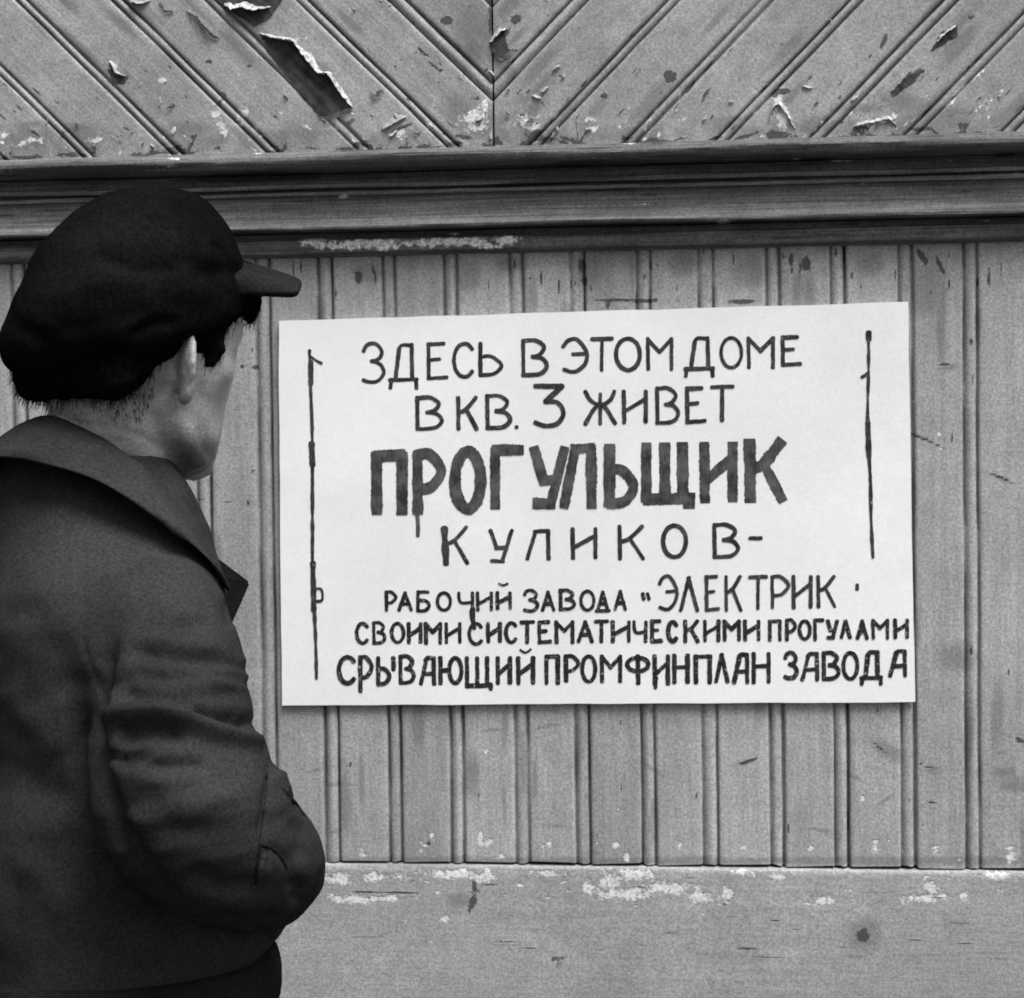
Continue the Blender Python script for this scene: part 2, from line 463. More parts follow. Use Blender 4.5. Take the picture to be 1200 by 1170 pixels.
def groove_profile(pairs, ulo, uhi, rng, gw=1.0):
    """cross-section of beaded boards: (u, depth) with two V grooves and a rounded bead at each pair"""
    prof = [(ulo, 0.0)]
    for (a, b) in pairs:
        if a < ulo + 0.012 or b > uhi - 0.012:
            continue
        d1, d2 = rng.uniform(0.007, 0.012), rng.uniform(0.009, 0.014)
        wd1, wd2 = rng.uniform(0.0020, 0.0032), rng.uniform(0.0022, 0.0034)
        d1, d2, wd1, wd2 = d1 * (.4 + .6 * gw), d2 * (.4 + .6 * gw), wd1 * gw, wd2 * gw
        m = (a + b) / 2
        prof += [(a - wd1 - 0.003, 0.0), (a - wd1, 0.0008), (a - 0.0009 * gw, d1), (a + 0.0010 * gw, d1),
                 (a + wd1 * 1.0, 0.0022), (m - 0.0025, 0.0002), (m, -0.0002), (m + 0.0025, 0.0002),
                 (b - wd2, 0.0022), (b - 0.0010 * gw, d2), (b + 0.0010 * gw, d2), (b + wd2, 0.0008), (b + wd2 + 0.003, 0.0)]
    prof.append((uhi, 0.0))
    out = [prof[0]]
    for p in prof[1:]:
        n = max(1, int((p[0] - out[-1][0]) / 0.03))
        q = out[-1]
        for i in range(1, n + 1):
            t = i / n
            out.append((q[0] + (p[0] - q[0]) * t, q[1] + (p[1] - q[1]) * t))
    return out


def board_sheet(pairs, ulo, uhi, vlo, vhi, step, fn, seed, gw=0.86):
    """sweep the profile along v; fn maps (u, v) to (x, z)"""
    rng = random.Random(seed)
    prof = groove_profile(pairs, ulo, uhi, rng, gw)
    bm = bmesh.new()
    nv = max(2, int((vhi - vlo) / step))
    rows = []
    for j in range(nv + 1):
        v = vlo + (vhi - vlo) * j / nv
        row = []
        for (u, dep) in prof:
            uu = u + 0.0009 * n1(u * 9 + seed, v * 7) + (0.0005 * n1(u * 60, v * 60) if dep > 0.0005 else 0)
            dd = dep * (0.95 + 0.75 * n1(u * 22, v * 14, seed)) if dep > 0.0005 else dep
            dd += 0.0012 * n1(u * 7.3, v * 2.1, seed + 3)
            x, z = fn(uu, v)
            row.append(bm.verts.new((x, dd, z)))
        rows.append(row)
    for j in range(nv):
        for i in range(len(prof) - 1):
            bm.faces.new((rows[j][i], rows[j][i + 1], rows[j + 1][i + 1], rows[j + 1][i]))
    return bm


def cut(bm, co, no):
    """keep the side the normal points away from"""
    geom = bm.verts[:] + bm.edges[:] + bm.faces[:]
    bmesh.ops.bisect_plane(bm, geom=geom, plane_co=co, plane_no=no, clear_outer=True, dist=1e-6)


# upright boards
seen = [(381, 397), (456, 470), (528, 542.5), (604, 619), (675, 691), (752, 767.5), (824, 841), (903, 918), (978, 994), (1057, 1072.5), (1132.5, 1148)]
pairs = [(at(a, 915).x, at(b, 915).x) for a, b in seen]
left0 = pairs[0]
pitch = (pairs[-2][0] - pairs[0][0]) / 9
i = 1
while left0[0] - i * pitch > WX0:
    pairs.insert(0, (left0[0] - i * pitch, left0[1] - i * pitch))
    i += 1
i = 1
r_ = pairs[-1]
while r_[1] + i * pitch < WX1:
    pairs.append((r_[0] + i * pitch, r_[1] + i * pitch))
    i += 1
bm = board_sheet(pairs, WX0, WX1, z_sill + 0.0035, z_mb + 0.02, 0.03, lambda u, v: (u, v + (0.0030 * n1(u * 30, 3.3) + 0.0028 * n1(u * 120, 8.3) if v < z_sill + 0.01 else 0)), 5)
refine(bm, -0.85, 0.9, 0.7, 2.0, 0.0055)
worn(obj('upright_boards', bm, M_PLANK, wall, True))

# slanting boards: lines x + z = c on the left, z - x = c on the right
SQ = math.sqrt(0.5)
ltop = [(201, 214, 180), (312, 326, 178), (417, 432, 174), (522, 536, 170)]
lp = [((at(a, y).x + at(a, y).z) * SQ, (at(b, y).x + at(b, y).z) * SQ) for a, b, y in ltop]
rtop = [(632, 646, 158), (735, 750, 163), (842, 857, 160), (953, 970, 157), (1066, 1081, 152)]
rp = [((at(b, y).z - at(b, y).x) * SQ, (at(a, y).z - at(a, y).x) * SQ) for a, b, y in rtop]
lstep = (lp[-1][0] - lp[0][0]) / 3
rstep = (rp[0][0] - rp[-1][0]) / 4
apex = at(577, 108)
lp.append(((apex.x + apex.z) * SQ - 0.008, (apex.x + apex.z) * SQ + 0.008))
lp = sorted(lp)
while lp[0][0] > -3:
    lp.insert(0, (lp[0][0] - lstep, lp[0][1] - lstep))
while lp[-1][0] < 3.2:
    lp.append((lp[-1][0] + lstep, lp[-1][1] + lstep))
rp.append(((apex.z - apex.x) * SQ - 0.008, (apex.z - apex.x) * SQ + 0.008))
rp = sorted(rp)
while rp[0][0] > -3:
    rp.insert(0, (rp[0][0] - rstep, rp[0][1] - rstep))
while rp[-1][0] < 3.2:
    rp.append((rp[-1][0] + rstep, rp[-1][1] + rstep))
bm = board_sheet(lp, -2.2, 3.0, -4.2, 1.0 + 2.6, 0.03, lambda u, v: ((u + v) * SQ - 0.0, (u - v) * SQ), 11, 0.62)
for co, no in (((x_seam - 0.0012, 0, 0), (1, 0, 0)), ((WX0, 0, 0), (-1, 0, 0)), ((0, 0, zz(171.3)), (0, 0, -1)), ((0, 0, WTOP), (0, 0, 1))):
    cut(bm, co, no)
refine(bm, -0.85, 0.9, 1.8, 2.25, 0.0055)
worn(obj('slanting_boards', bm, M_DIAG, wall, True))
bm = board_sheet(rp, -2.2, 3.2, -4.2, 6.2, 0.03, lambda u, v: ((v - u) * SQ, (u + v) * SQ), 12, 0.62)
for co, no in (((x_seam + 0.0012, 0, 0), (-1, 0, 0)), ((WX1, 0, 0), (1, 0, 0)), ((0, 0, zz(171.3)), (0, 0, -1)), ((0, 0, WTOP), (0, 0, 1))):
    cut(bm, co, no)
refine(bm, -0.85, 0.9, 1.8, 2.25, 0.0055)
worn(obj('slanting_boards', bm, M_DIAG2, wall, True))

# solid wall core behind the boards, so nothing shows through the joints
bm = bmesh.new()
bmesh.ops.create_cube(bm, size=1, matrix=Matrix.Translation(((WX0 + WX1) / 2, 0.1125, WTOP / 2)) @ Matrix.Diagonal((WX1 - WX0, 0.195, WTOP, 1)))
obj('wall_core', bm, M_BARE, wall)


def sweep_x(prof, x0, x1, step, amp, seed, closed_ends=True):
    """sweep (y, z) profile along x with small hand-worn unevenness"""
    bm = bmesh.new()
    n = int((x1 - x0) / step)
    rows = []
    for i in range(n + 1):
        x = x0 + (x1 - x0) * i / n
        row = []
        for q, (y, z) in enumerate(prof):
            a = amp if 0 < q < len(prof) - 1 else 0
            row.append(bm.verts.new((x, y + a * n1(x * 6, q * 0.37, seed) + a * 0.5 * n1(x * 45, q * 0.9, seed), z + a * n1(x * 5 + 40, q * 0.31, seed) + a * 0.5 * n1(x * 38 + 9, q * 0.7, seed))))
        rows.append(row)
    for i in range(n):
        for q in range(len(prof) - 1):
            bm.faces.new((rows[i][q], rows[i][q + 1], rows[i + 1][q + 1], rows[i + 1][q]))
    if closed_ends:
        bm.faces.new(rows[0])
        bm.faces.new(rows[-1])
    bmesh.ops.recalc_face_normals(bm, faces=bm.faces)
    refine(bm, -0.85, 0.9, 0.72, 2.2, 0.006)
    return bm


def zz(py):
    return at(600, py).z


# moulding: half-round nose on top, cove, fillet, ogee, flat band, each its own run of wood
nose = [(0.004, zz(173)), (-0.030, zz(176))]
for a in range(0, 181, 15):
    nose.append((-0.040 - 0.018 * math.sin(math.radians(a)), zz(187) + (zz(177) - zz(187)) * math.cos(math.radians(a))))
nose += [(-0.022, zz(198.5)), (0.004, zz(199))]
mould = worn(obj('moulding', sweep_x(nose, WX0, WX1, 0.02, 0.0017, 2), M_MOULD, wall, True))
cove = [(0.004, zz(199.5)), (-0.012, zz(200)), (-0.009, zz(204)), (-0.012, zz(211)), (-0.022, zz(213)), (-0.0275, zz(214)), (-0.0275, zz(218.5)), (-0.018, zz(219.5)), (-0.0165, zz(222)), (-0.0275, zz(223)), (-0.0285, zz(227)),
        (-0.0215, zz(228.5)), (-0.0215, zz(236)), (-0.022, zz(246)), (-0.026, zz(255)), (-0.033, zz(261)), (-0.037, zz(264)), (-0.0365, zz(266.5)), (-0.014, zz(267.5)), (0.004, zz(268))]
ogee = worn(sub('ogee_strip', sweep_x(cove, WX0, WX1, 0.02, 0.0014, 3), M_MOULD, mould, wall, True))
band = [(0.004, zz(268.5)), (-0.003, zz(269)), (-0.003, zz(276)), (-0.0150, zz(278)), (-0.0165, zz(280)), (-0.0165, zz(291)), (-0.0150, zz(293)), (-0.006, zz(294)), (0.0, zz(297)), (0.006, zz(297))]
fband = worn(sub('flat_band', sweep_x(band, WX0, WX1, 0.02, 0.0008, 4), M_MOULD, mould, wall, True))
for o_ in (mould, ogee, fband):
    o_.data.set_sharp_from_angle(angle=math.radians(38))
# sill board below the upright boards and a plain plinth to the ground
zb = 0.62
sill = [(0.012, z_sill + 0.0006), (0.003, z_sill + 0.0004), (-0.0012, z_sill - 0.001), (-0.0026, z_sill - 0.004), (-0.0030, z_sill - 0.010), (-0.0030, z_sill - 0.06), (-0.003, z_sill - 0.12), (-0.0035, zb + 0.01), (-0.002, zb), (0.004, zb)]
worn(obj('sill_board', sweep_x(sill, WX0, WX1, 0.02, 0.0008, 6), M_SILL, wall, True))
pl = [(0.004, zb - 0.002), (-0.02, zb - 0.004), (-0.03, zb - 0.02), (-0.03, 0.3), (-0.03, 0.0), (0.004, 0.0)]
worn(obj('plinth_board', sweep_x(pl, WX0, WX1, 0.05, 0.0008, 8), M_SILL, wall, True))


# paint that has come away: bare patches and lifted, curled edges
def rough_poly(pts, dy, jit=1.6, step=2.5, seed=1, smooth_y=None):
    out = []
    n = len(pts)
    for i in range(n):
        a, b = pts[i], pts[(i + 1) % n]
        L = math.hypot(b[0] - a[0], b[1] - a[1])
        k_ = max(1, int(L / step))
        for q in range(k_):
            t = q / k_
            x, y = a[0] + (b[0] - a[0]) * t, a[1] + (b[1] - a[1]) * t
            out.append((x + jit * n1(x * .31, y * .29, seed), y + jit * n1(x * .27 + 50, y * .33, seed)))
    bm = bmesh.new()
    vs = [bm.verts.new(at(px, py, 0.0) + Vector((0, dy, 0))) for px, py in out]
    f = bm.faces.new(vs)
    r = bmesh.ops.extrude_face_region(bm, geom=[f])
    for v in [e for e in r['geom'] if isinstance(e, bmesh.types.BMVert)]:
        v.co.y += 0.0018
    bmesh.ops.recalc_face_normals(bm, faces=bm.faces)
    return bm


def curl(pts, reach, lift, seed, turn=1.0):
    """paint skin standing up along an edge: pts px, reach px vector away from the bare patch"""
    P = []
    for i in range(len(pts) - 1):
        a, b = pts[i], pts[i + 1]
        L = math.hypot(b[0] - a[0], b[1] - a[1])
        k_ = max(1, int(L / 2))
        for q in range(k_):
            t = q / k_
            P.append((a[0] + (b[0] - a[0]) * t, a[1] + (b[1] - a[1]) * t))
    P.append(pts[-1])
    bm = bmesh.new()
    rows = []
    N = len(P)
    for i, (x, y) in enumerate(P):
        ends = min(1, 4 * min(i, N - 1 - i) / N + 0.25)
        s = (0.45 + 0.9 * abs(n1(x * .06, y * .06, seed)) + 0.35 * abs(n1(x * .3, y * .3, seed + 4))) * ends
        s_r = (0.7 + 0.6 * n1(x * .05 + 3, y * .05, seed + 6)) * ends
        jx, jy = 1.5 * n1(x * .3, y * .3, seed + 2), 1.5 * n1(x * .3 + 9, y * .3, seed + 2)
        row = []
        for q in range(6):
            t = q / 5
            # starts on the wall away from the patch, rises towards the patch edge and curls back
            off = (1 - t) * (1 - 0.25 * turn * t * t)
            h = lift * s * (t ** 1.4)
            p = at(x + jx + reach[0] * off * s_r, y + jy + reach[1] * off * s_r)
            row.append(bm.verts.new((p.x, -0.0012 - h, p.z)))
        rows.append(row)
    for i in range(N - 1):
        for q in range(5):
            bm.faces.new((rows[i][q], rows[i + 1][q], rows[i + 1][q + 1], rows[i][q + 1]))
    r = bmesh.ops.extrude_face_region(bm, geom=bm.faces[:])
    for v in [e for e in r['geom'] if isinstance(e, bmesh.types.BMVert)]:
        v.co.y += 0.0006
    bmesh.ops.recalc_face_normals(bm, faces=bm.faces)
    return bm


BIG = [(305, 40), (326, 47), (345, 50), (356, 66), (374, 88), (385, 87), (398, 108), (413, 127), (398, 131), (386, 137), (373, 135), (356, 114), (337, 90), (318, 66)]
TOP = [(246, -6), (334, -6), (324, 10), (312, 24), (298, 30), (284, 22), (272, 15), (258, 4)]
for n_, (pp, sd_) in enumerate(((BIG, 1), (TOP, 2), ([(574, 52), (590, 35), (596, 58), (606, 58), (594, 68), (576, 62)], 3), ([(1102, 38), (1122, 31), (1122, 42), (1092, 60)], 4),
                               ([(1044, 108), (1060, 92), (1083, 82), (1072, 96), (1046, 114)], 5), ([(128, 70), (134, 88), (150, 90), (146, 99), (132, 96)], 6))):
    obj('bare_patch', rough_poly(pp, -0.0014, 2.2, 2.5, sd_), M_BARE, wall)
E1 = [(305, 40), (326, 47), (345, 50), (356, 66), (374, 88), (385, 87), (398, 108), (413, 127)]
obj('paint_flake', curl(E1, (7, -6), 0.017, 1), M_FLAKE, wall, True)
obj('paint_flake', curl([(413, 127), (398, 132), (386, 138), (373, 136)], (3, 5), 0.006, 2), M_FLAKED, wall, True)
obj('paint_flake', curl([(264, 6), (272, 14), (284, 11), (300, 15), (317, 9)], (2, -12), 0.018, 3), M_FLAKE, wall, True)
obj('paint_flake', curl([(574, 52), (584, 42), (594, 34)], (-4, -5), 0.007, 4), M_FLAKE, wall, True)
obj('paint_flake', curl([(576, 60), (590, 67), (604, 58)], (2, 6), 0.006, 5), M_FLAKED, wall, True)
obj('paint_flake', curl([(188, 0), (194, 12), (204, 14)], (-4, 4), 0.006, 6), M_FLAKE, wall, True)
obj('paint_flake', curl([(219, 13), (232, 20), (243, 34), (257, 46)], (-6, 6), 0.010, 7), M_FLAKED, wall, True)
obj('paint_flake', curl([(448, 153), (462, 146), (477, 137)], (-3, -7), 0.006, 8), M_FLAKED, wall, True)
obj('paint_flake', curl([(129, 72), (136, 86), (148, 90)], (6, -2), 0.007, 9), M_FLAKE, wall, True)
obj('paint_flake', curl([(1098, 50), (1108, 40), (1121, 31)], (-3, -5), 0.005, 10), M_FLAKE, wall, True)
obj('paint_flake', curl([(900, 146), (905, 128), (912, 122), (922, 135), (932, 152)], (0, -8), 0.005, 11), M_FLAKE, wall, True)
obj('paint_flake', curl([(1000, 149), (1020, 145), (1040, 140), (1050, 146)], (0, -6), 0.005, 12), M_FLAKE, wall, True)
obj('paint_flake', curl([(434, 108), (440, 112), (449, 108)], (0, 6), 0.006, 13), M_FLAKE, wall, True)
obj('paint_flake', curl([(152, 3), (165, 6), (176, 2)], (0, -8), 0.007, 14), M_FLAKED, wall, True)

rf = random.Random(77)
for q in range(46):
    x_ = rf.choice((rf.uniform(5, 1195), rf.uniform(5, 560), rf.uniform(560, 700)))
    y_ = 180 - x_ * .024 - min(170, abs(rf.gauss(0, 55)))
    a_ = math.radians((44 if x_ < 578 else -46) + rf.choice((0, 0, 90, 60)) + rf.uniform(-20, 20))
    ln = rf.uniform(4, 13)
    dx_, dy_ = math.cos(a_) * ln / 2, math.sin(a_) * ln / 2
    sg = rf.choice((-1, 1))
    obj('paint_flake', curl([(x_ - dx_, y_ - dy_), (x_ + rf.uniform(-2, 2), y_ + rf.uniform(-2, 2)), (x_ + dx_, y_ + dy_)], (sg * dy_ * .8, -sg * dx_ * .8), rf.uniform(.002, .006), 100 + q),
        M_FLAKED if rf.random() < .7 else M_FLAKE, wall, True)

# ------------------------------------------------------------------ the notice
SY = -0.0075
corners = [(326.5, 376), (1064, 354), (1072.5, 823), (330.5, 827)]


def card_y(px, py):
    u, v = (px - 327) / 740, (py - 355) / 470
    return SY - 0.0016 * math.sin(u * 3.3 + 0.5) * math.sin(v * 2.9 + .2) - 0.0007 * n1(u * 4, v * 4, 3) - 0.003 * max(0, v - 0.85) * u


nb = at(700, 825, SY)
notice = thing('notice_board', 'large white hand-lettered notice with black Russian writing fixed to the upright boards', 'notice', (nb.x, 0, nb.z))
bm = bmesh.new()
NU, NV = 60, 40
fr, bk = {}, {}
for j in range(NV + 1):
    for i in range(NU + 1):
        u, v = i / NU, j / NV
        a = Vector(corners[0]).lerp(Vector(corners[1]), u)
        b = Vector(corners[3]).lerp(Vector(corners[2]), u)
        p = a.lerp(b, v)
        px = p.x + (0.9 * n1(v * 9, 1.3) if i in (0, NU) else 0)
        py = p.y + (0.9 * n1(u * 14, 7.7 + (j > 0) * 3) if j in (0, NV) else 0)
        q = at(px, py, SY)
        y = card_y(px, py)
        fr[i, j] = bm.verts.new((q.x, y, q.z))
        bk[i, j] = bm.verts.new((q.x, y + 0.0055, q.z))
for j in range(NV):
    for i in range(NU):
        bm.faces.new((fr[i, j], fr[i, j + 1], fr[i + 1, j + 1], fr[i + 1, j]))
        bm.faces.new((bk[i, j], bk[i + 1, j], bk[i + 1, j + 1], bk[i, j + 1]))
for i in range(NU):
    bm.faces.new((fr[i, 0], fr[i + 1, 0], bk[i + 1, 0], bk[i, 0]))
    bm.faces.new((fr[i, NV], bk[i, NV], bk[i + 1, NV], fr[i + 1, NV]))
for j in range(NV):
    bm.faces.new((fr[0, j], bk[0, j], bk[0, j + 1], fr[0, j + 1]))
    bm.faces.new((fr[NU, j], fr[NU, j + 1], bk[NU, j + 1], bk[NU, j]))
bmesh.ops.recalc_face_normals(bm, faces=bm.faces)
obj('card', bm, M_CARD, notice)


def ell(x0, y0, x1, y1, a0=-100, a1=268):
    n = 22
    return ('s', [((x0 + x1) / 2 + (x1 - x0) / 2 * math.cos(math.radians(a0 + (a1 - a0) * i / n)),
                   (y0 + y1) / 2 + (y1 - y0) / 2 * math.sin(math.radians(a0 + (a1 - a0) * i / n))) for i in range(n + 1)])


def L(*p):
    return ('l', list(p))


def S(*p):
    return ('s', list(p))


G = {
    'А': [L((0, 1), (.5, 0)), L((.48, 0), (1, 1)), L((.18, .66), (.82, .64))],
    'A': [L((0, 1), (.42, .06)), S((.36, .1), (.55, 0), (.98, .02)), L((.97, 0), (1, 1)), L((.22, .62), (.98, .6))],
    'Б': [L((0, 0), (0, 1)), L((0, 0), (.9, 0)), S((0, .47), (.6, .44), (1, .7), (.65, .98), (0, 1))],
    'В': [L((0, 0), (.02, 1)), S((0, .02), (.5, 0), (.88, .18), (.72, .4), (.45, .47)), S((.4, .47), (.8, .52), (1, .74), (.72, .96), (0, 1))],
    'Г': [L((0, 0), (0, 1)), L((0, 0), (1, 0))],
    'Д': [L((.2, .8), (.34, .1)), S((.3, .2), (.42, .02), (.8, .02)), L((.8, 0), (.82, .8)), L((0, .82), (1, .8)), L((.05, .8), (.02, 1)), L((.96, .8), (.98, 1))],
    'D': [L((.12, .95), (.5, 0)), L((.48, 0), (.88, .95)), L((0, 1), (1, .98)), L((.3, .62), (.72, .6))],
    'Е': [L((0, 0), (.03, 1)), L((0, .02), (.82, 0)), L((0, .47), (.6, .44)), L((0, 1), (1, .96))],
    'Ж': [S((0, 0), (.15, .25), (.42, .42)), L((.5, .08), (.5, 1)), S((.97, 0), (.85, .25), (.58, .42)), S((.42, .4), (.25, .6), (0, 1)), S((.58, .4), (.75, .6), (1, .98))],
    'З': [S((0, .2), (.2, .03), (.6, 0), (.9, .2), (.75, .4), (.4, .46)), S((.42, .45), (.85, .55), (1, .76), (.72, .97), (.3, 1), (0, .95))],
    '3': [L((0, .02), (.95, .03)), S((.95, .03), (.68, .2), (.36, .4)), S((.36, .4), (.8, .43), (1, .68), (.8, .93), (.4, 1), (0, .92))],
    'И': [L((0, 0), (0.02, 1)), L((.02, .66), (.98, .24)), L((1, 0), (1, .98))],
    'К': [L((0, 0), (.02, 1)), S((.05, .48), (.45, .36), (.95, 0)), L((.42, .36), (1, 1))],
    'Л': [L((0, 1), (.38, .06)), L((.34, .03), (1, 0)), L((.98, 0), (1, 1))],
    'Λ': [L((0, 1), (.5, 0)), L((.46, .02), (1, 1))],
    'М': [L((0, 0), (.02, 1)), L((0, .02), (.5, .45)), L((.48, .45), (1, .02)), L((1, 0), (1, 1))],
    'Н': [L((0, 0), (0, 1)), L((0, .45), (1, .42)), L((1, 0), (1, .98))],
    'О': [ell(0, 0, 1, 1)],
    'П': [L((0, 0), (0.02, 1)), L((0, .02), (1, 0)), L((1, 0), (1, 1))],
    'Р': [L((0, 0), (.02, 1)), S((0, .02), (.5, 0), (1, .28), (.6, .56), (.05, .62))],
    'С': [ell(.0, 0, 1.08, 1, -42, -318)],
    'Т': [L((0, .02), (1, 0)), L((.5, 0), (.48, 1))],
    'У': [L((0, 0), (.3, .56)), L((.26, .56), (.72, .54)), L((1, 0), (.55, .96)), L((.6, .97), (.05, .96))],
    'Ф': [ell(0, .05, 1, .56), L((.5, 0), (.52, 1))],
    'Ч': [S((0, 0), (.05, .42), (.3, .56), (.95, .5)), L((1, 0), (.98, 1))],
    'Щ': [L((0, 0), (0, .9)), L((.42, 0), (.43, .88)), L((.83, 0), (.84, .88)), L((0, .9), (1, .88)), L((.98, .84), (.98, 1))],
    'Ы': [L((0, 0), (0, 1)), S((0, .42), (.4, .42), (.72, .68), (.45, .96), (0, 1)), L((.95, 0), (.97, .45))],
    'Ь': [L((0, 0), (0, 1)), S((0, .42), (.5, .4), (1, .68), (.65, .95), (0, 1))],
    'Э': [S((0, .22), (.2, .04), (.58, 0), (.98, .38), (.92, .75), (.5, 1), (.04, .94)), L((.42, .46), (.98, .44))],
    'Ю': [L((0, 0), (0, 1)), L((0, .52), (.42, .48)), ell(.42, 0, 1, 1)],
    '-': [L((0, .5), (1, .45))],
    '.': [L((0, .5), (1, .5))],
    '«': [L((0.05, 0), (.2, 1)), L((.75, 0), (.95, 1))],
    "'": [L((.5, 0), (.5, 1))],
}


def dense(stroke, sx, sy):
    kind, p = stroke
    if kind == 'l' or len(p) == 2:
        q = p
    else:
        q = []
        e = [p[0]] + p + [p[-1]]
        for i in range(1, len(e) - 2):
            for t in (0, .2, .4, .6, .8):
                c = []
                for d in (0, 1):
                    a, b, c_, d_ = e[i - 1][d], e[i][d], e[i + 1][d], e[i + 2][d]
                    c.append(.5 * (2 * b + (c_ - a) * t + (2 * a - 5 * b + 4 * c_ - d_) * t * t + (3 * b - a - 3 * c_ + d_) * t ** 3))
                q.append(tuple(c))
        q.append(p[-1])
    # resample at about 1.2 px
    out = [q[0]]
    for a, b in zip(q, q[1:]):
        n = max(1, int(math.hypot((b[0] - a[0]) * sx, (b[1] - a[1]) * sy) / 1.6))
        for i in range(1, n + 1):
            out.append((a[0] + (b[0] - a[0]) * i / n, a[1] + (b[1] - a[1]) * i / n))
    return out


LAYER = [0]


def ribbon(bm, P, wd, seed, square=False, vary=0.2):
    """one brush stroke through pixel points P, wd px wide"""
    LAYER[0] += 1
    lift = 0.0003 + 0.000004 * (LAYER[0] % 90)
    n = len(P)
    rows = []
    for i, (x, y) in enumerate(P):
        a, b = P[max(0, i - 2)], P[min(n - 1, i + 2)]
        tx, ty = b[0] - a[0], b[1] - a[1]
        l = math.hypot(tx, ty) or 1
        tx, ty = tx / l, ty / l
        h = wd / 2 * (1 + vary * n1(x * .08, y * .08, seed) + 0.10 * n1(x * .5, y * .5, seed + 5))
        dx, dy = .35 * n1(x * .2, y * .2, seed + 9), .35 * n1(x * .2 + 30, y * .2, seed + 9)
        rows.append((x + dx, y + dy, -ty * h, tx * h, tx, ty))
    ext = wd * (0.42 if not square else 0.30)
    pts = []
    x, y, nx, ny, tx, ty = rows[0]
    s0 = .55 if not square else .93
    pts.append((x - tx * ext, y - ty * ext, nx * s0, ny * s0))
    if not square:
        pts.append((x - tx * ext * .55, y - ty * ext * .55, nx * .88, ny * .88))
    pts += [r[:4] for r in rows]
    x, y, nx, ny, tx, ty = rows[-1]
    if not square:
        pts.append((x + tx * ext * .55, y + ty * ext * .55, nx * .88, ny * .88))
    pts.append((x + tx * ext, y + ty * ext, nx * s0, ny * s0))
    pv = None
    for i, (x, y, nx, ny) in enumerate(pts):
        e1 = 1 + .12 * n1(i * .9, seed, 1.1)
        e2 = 1 + .12 * n1(i * .9, seed, 5.1)
        vs = []
        for sg, e in ((1, e1), (-1, e2)):
            X, Y = x + sg * nx * e, y + sg * ny * e
            q = at(X, Y, SY)
            vs.append(bm.verts.new((q.x, card_y(X, Y) - lift, q.z)))
        if pv:
            bm.faces.new((pv[0], vs[0], vs[1], pv[1]))
        pv = vs


def letter_line(text, wd, mat, square=False, extra=(), vary=0.15):
    bm = bmesh.new()
    for n_, (ch, x0, x1, y0, y1) in enumerate(text):
        w_ = wd * (1.25 if ch == '3' else 1)
        if ch in '.-':
            w_ = wd
            x0, x1, y0, y1 = x0, x1, y0 - 1, y1 + 1
        i0, i1, j0, j1 = x0 + w_ * .42, x1 - w_ * .42, y0 + w_ * .42, y1 - w_ * .42
        for s_, st in enumerate(G[ch]):
            P = [(i0 + (i1 - i0) * u, j0 + (j1 - j0) * v) for u, v in dense(st, x1 - x0, y1 - y0)]
            ribbon(bm, P, w_ * random.uniform(.88, 1.1), n_ * 13.7 + s_ * 3.1 + y0, square, vary)
    for P, w_ in extra:
        P2 = dense(('s', P), 1, 1)
        ribbon(bm, P2, w_, P[0][0] + P[0][1], False, 0.35)
    bmesh.ops.recalc_face_normals(bm, faces=bm.faces)
    return obj('painted_word' if len(text) > 1 else 'painted_letter', bm, mat, notice)


L1 = [('З', 424, 452, 401, 450), ('Д', 455, 491, 402, 457), ('Е', 500, 526, 401, 446), ('С', 530, 557, 401, 444), ('Ь', 561, 590, 401, 442), ('В', 611, 643, 397, 442), ('Э', 658, 690, 396, 438),
      ('Т', 692, 719, 395, 436), ('О', 720, 752, 395, 436), ('М', 757, 789, 395, 435), ('Д', 801, 838, 394, 443), ('О', 843, 871, 394, 433), ('М', 875, 908, 394, 433), ('Е', 915, 940, 393, 430)]
L2 = [('В', 487, 520, 464, 505), ('К', 535, 561, 464, 505), ('В', 569, 600, 462, 504), ('.', 603, 608, 500, 501), ('3', 625, 663, 449, 502), ('Ж', 684, 723, 457, 499), ('И', 729, 759, 457, 497),
      ('В', 768, 797, 453, 498), ('Е', 803, 828, 453, 497), ('Т', 832, 861, 451, 495)]
L3 = [('П', 436, 477, 528, 605), ('Р', 484, 523, 527, 605), ('О', 528, 569, 524, 602), ('Г', 575, 616, 522, 599), ('У', 621, 667, 521, 598), ('Л', 656, 699, 519, 598), ('Ь', 709, 748, 519, 596),
      ('Щ', 752, 814, 517, 598), ('И', 820, 864, 516, 592), ('К', 873, 922, 513, 591)]
L4 = [('К', 519, 550, 616, 662), ('У', 573, 602, 620, 661), ('Л', 616, 645, 620, 657), ('И', 669, 700, 618, 656), ('К', 724, 756, 615, 657), ('О', 775, 806, 614, 655), ('В', 835, 867, 613, 655), ('-', 877, 894, 629, 633)]
L5 = [('Р', 451, 466, 692, 717), ('А', 466, 484, 693, 717), ('Б', 488, 505, 692, 718), ('О', 511, 530, 693, 717), ('Ч', 536, 556, 693, 718), ('И', 558, 578, 693, 717), ('И', 581, 600, 693, 715),
      ('З', 613, 632, 690, 718), ('А', 634, 651, 692, 717), ('В', 655, 675, 690, 716), ('О', 679, 698, 691, 717), ('D', 697, 716, 692, 718), ('А', 719, 735, 691, 716), ('«', 751, 763, 694, 704)]
L5b = [('Э', 771, 795, 674, 716), ('Λ', 796, 819, 675, 717), ('Е', 826, 844, 674, 717), ('К', 849, 870, 674, 717), ('Т', 877, 900, 674, 715), ('Р', 903, 926, 674, 714), ('И', 928, 952, 674, 714),
       ('К', 957, 980, 674, 713), ("'", 1003, 1006, 684, 693)]
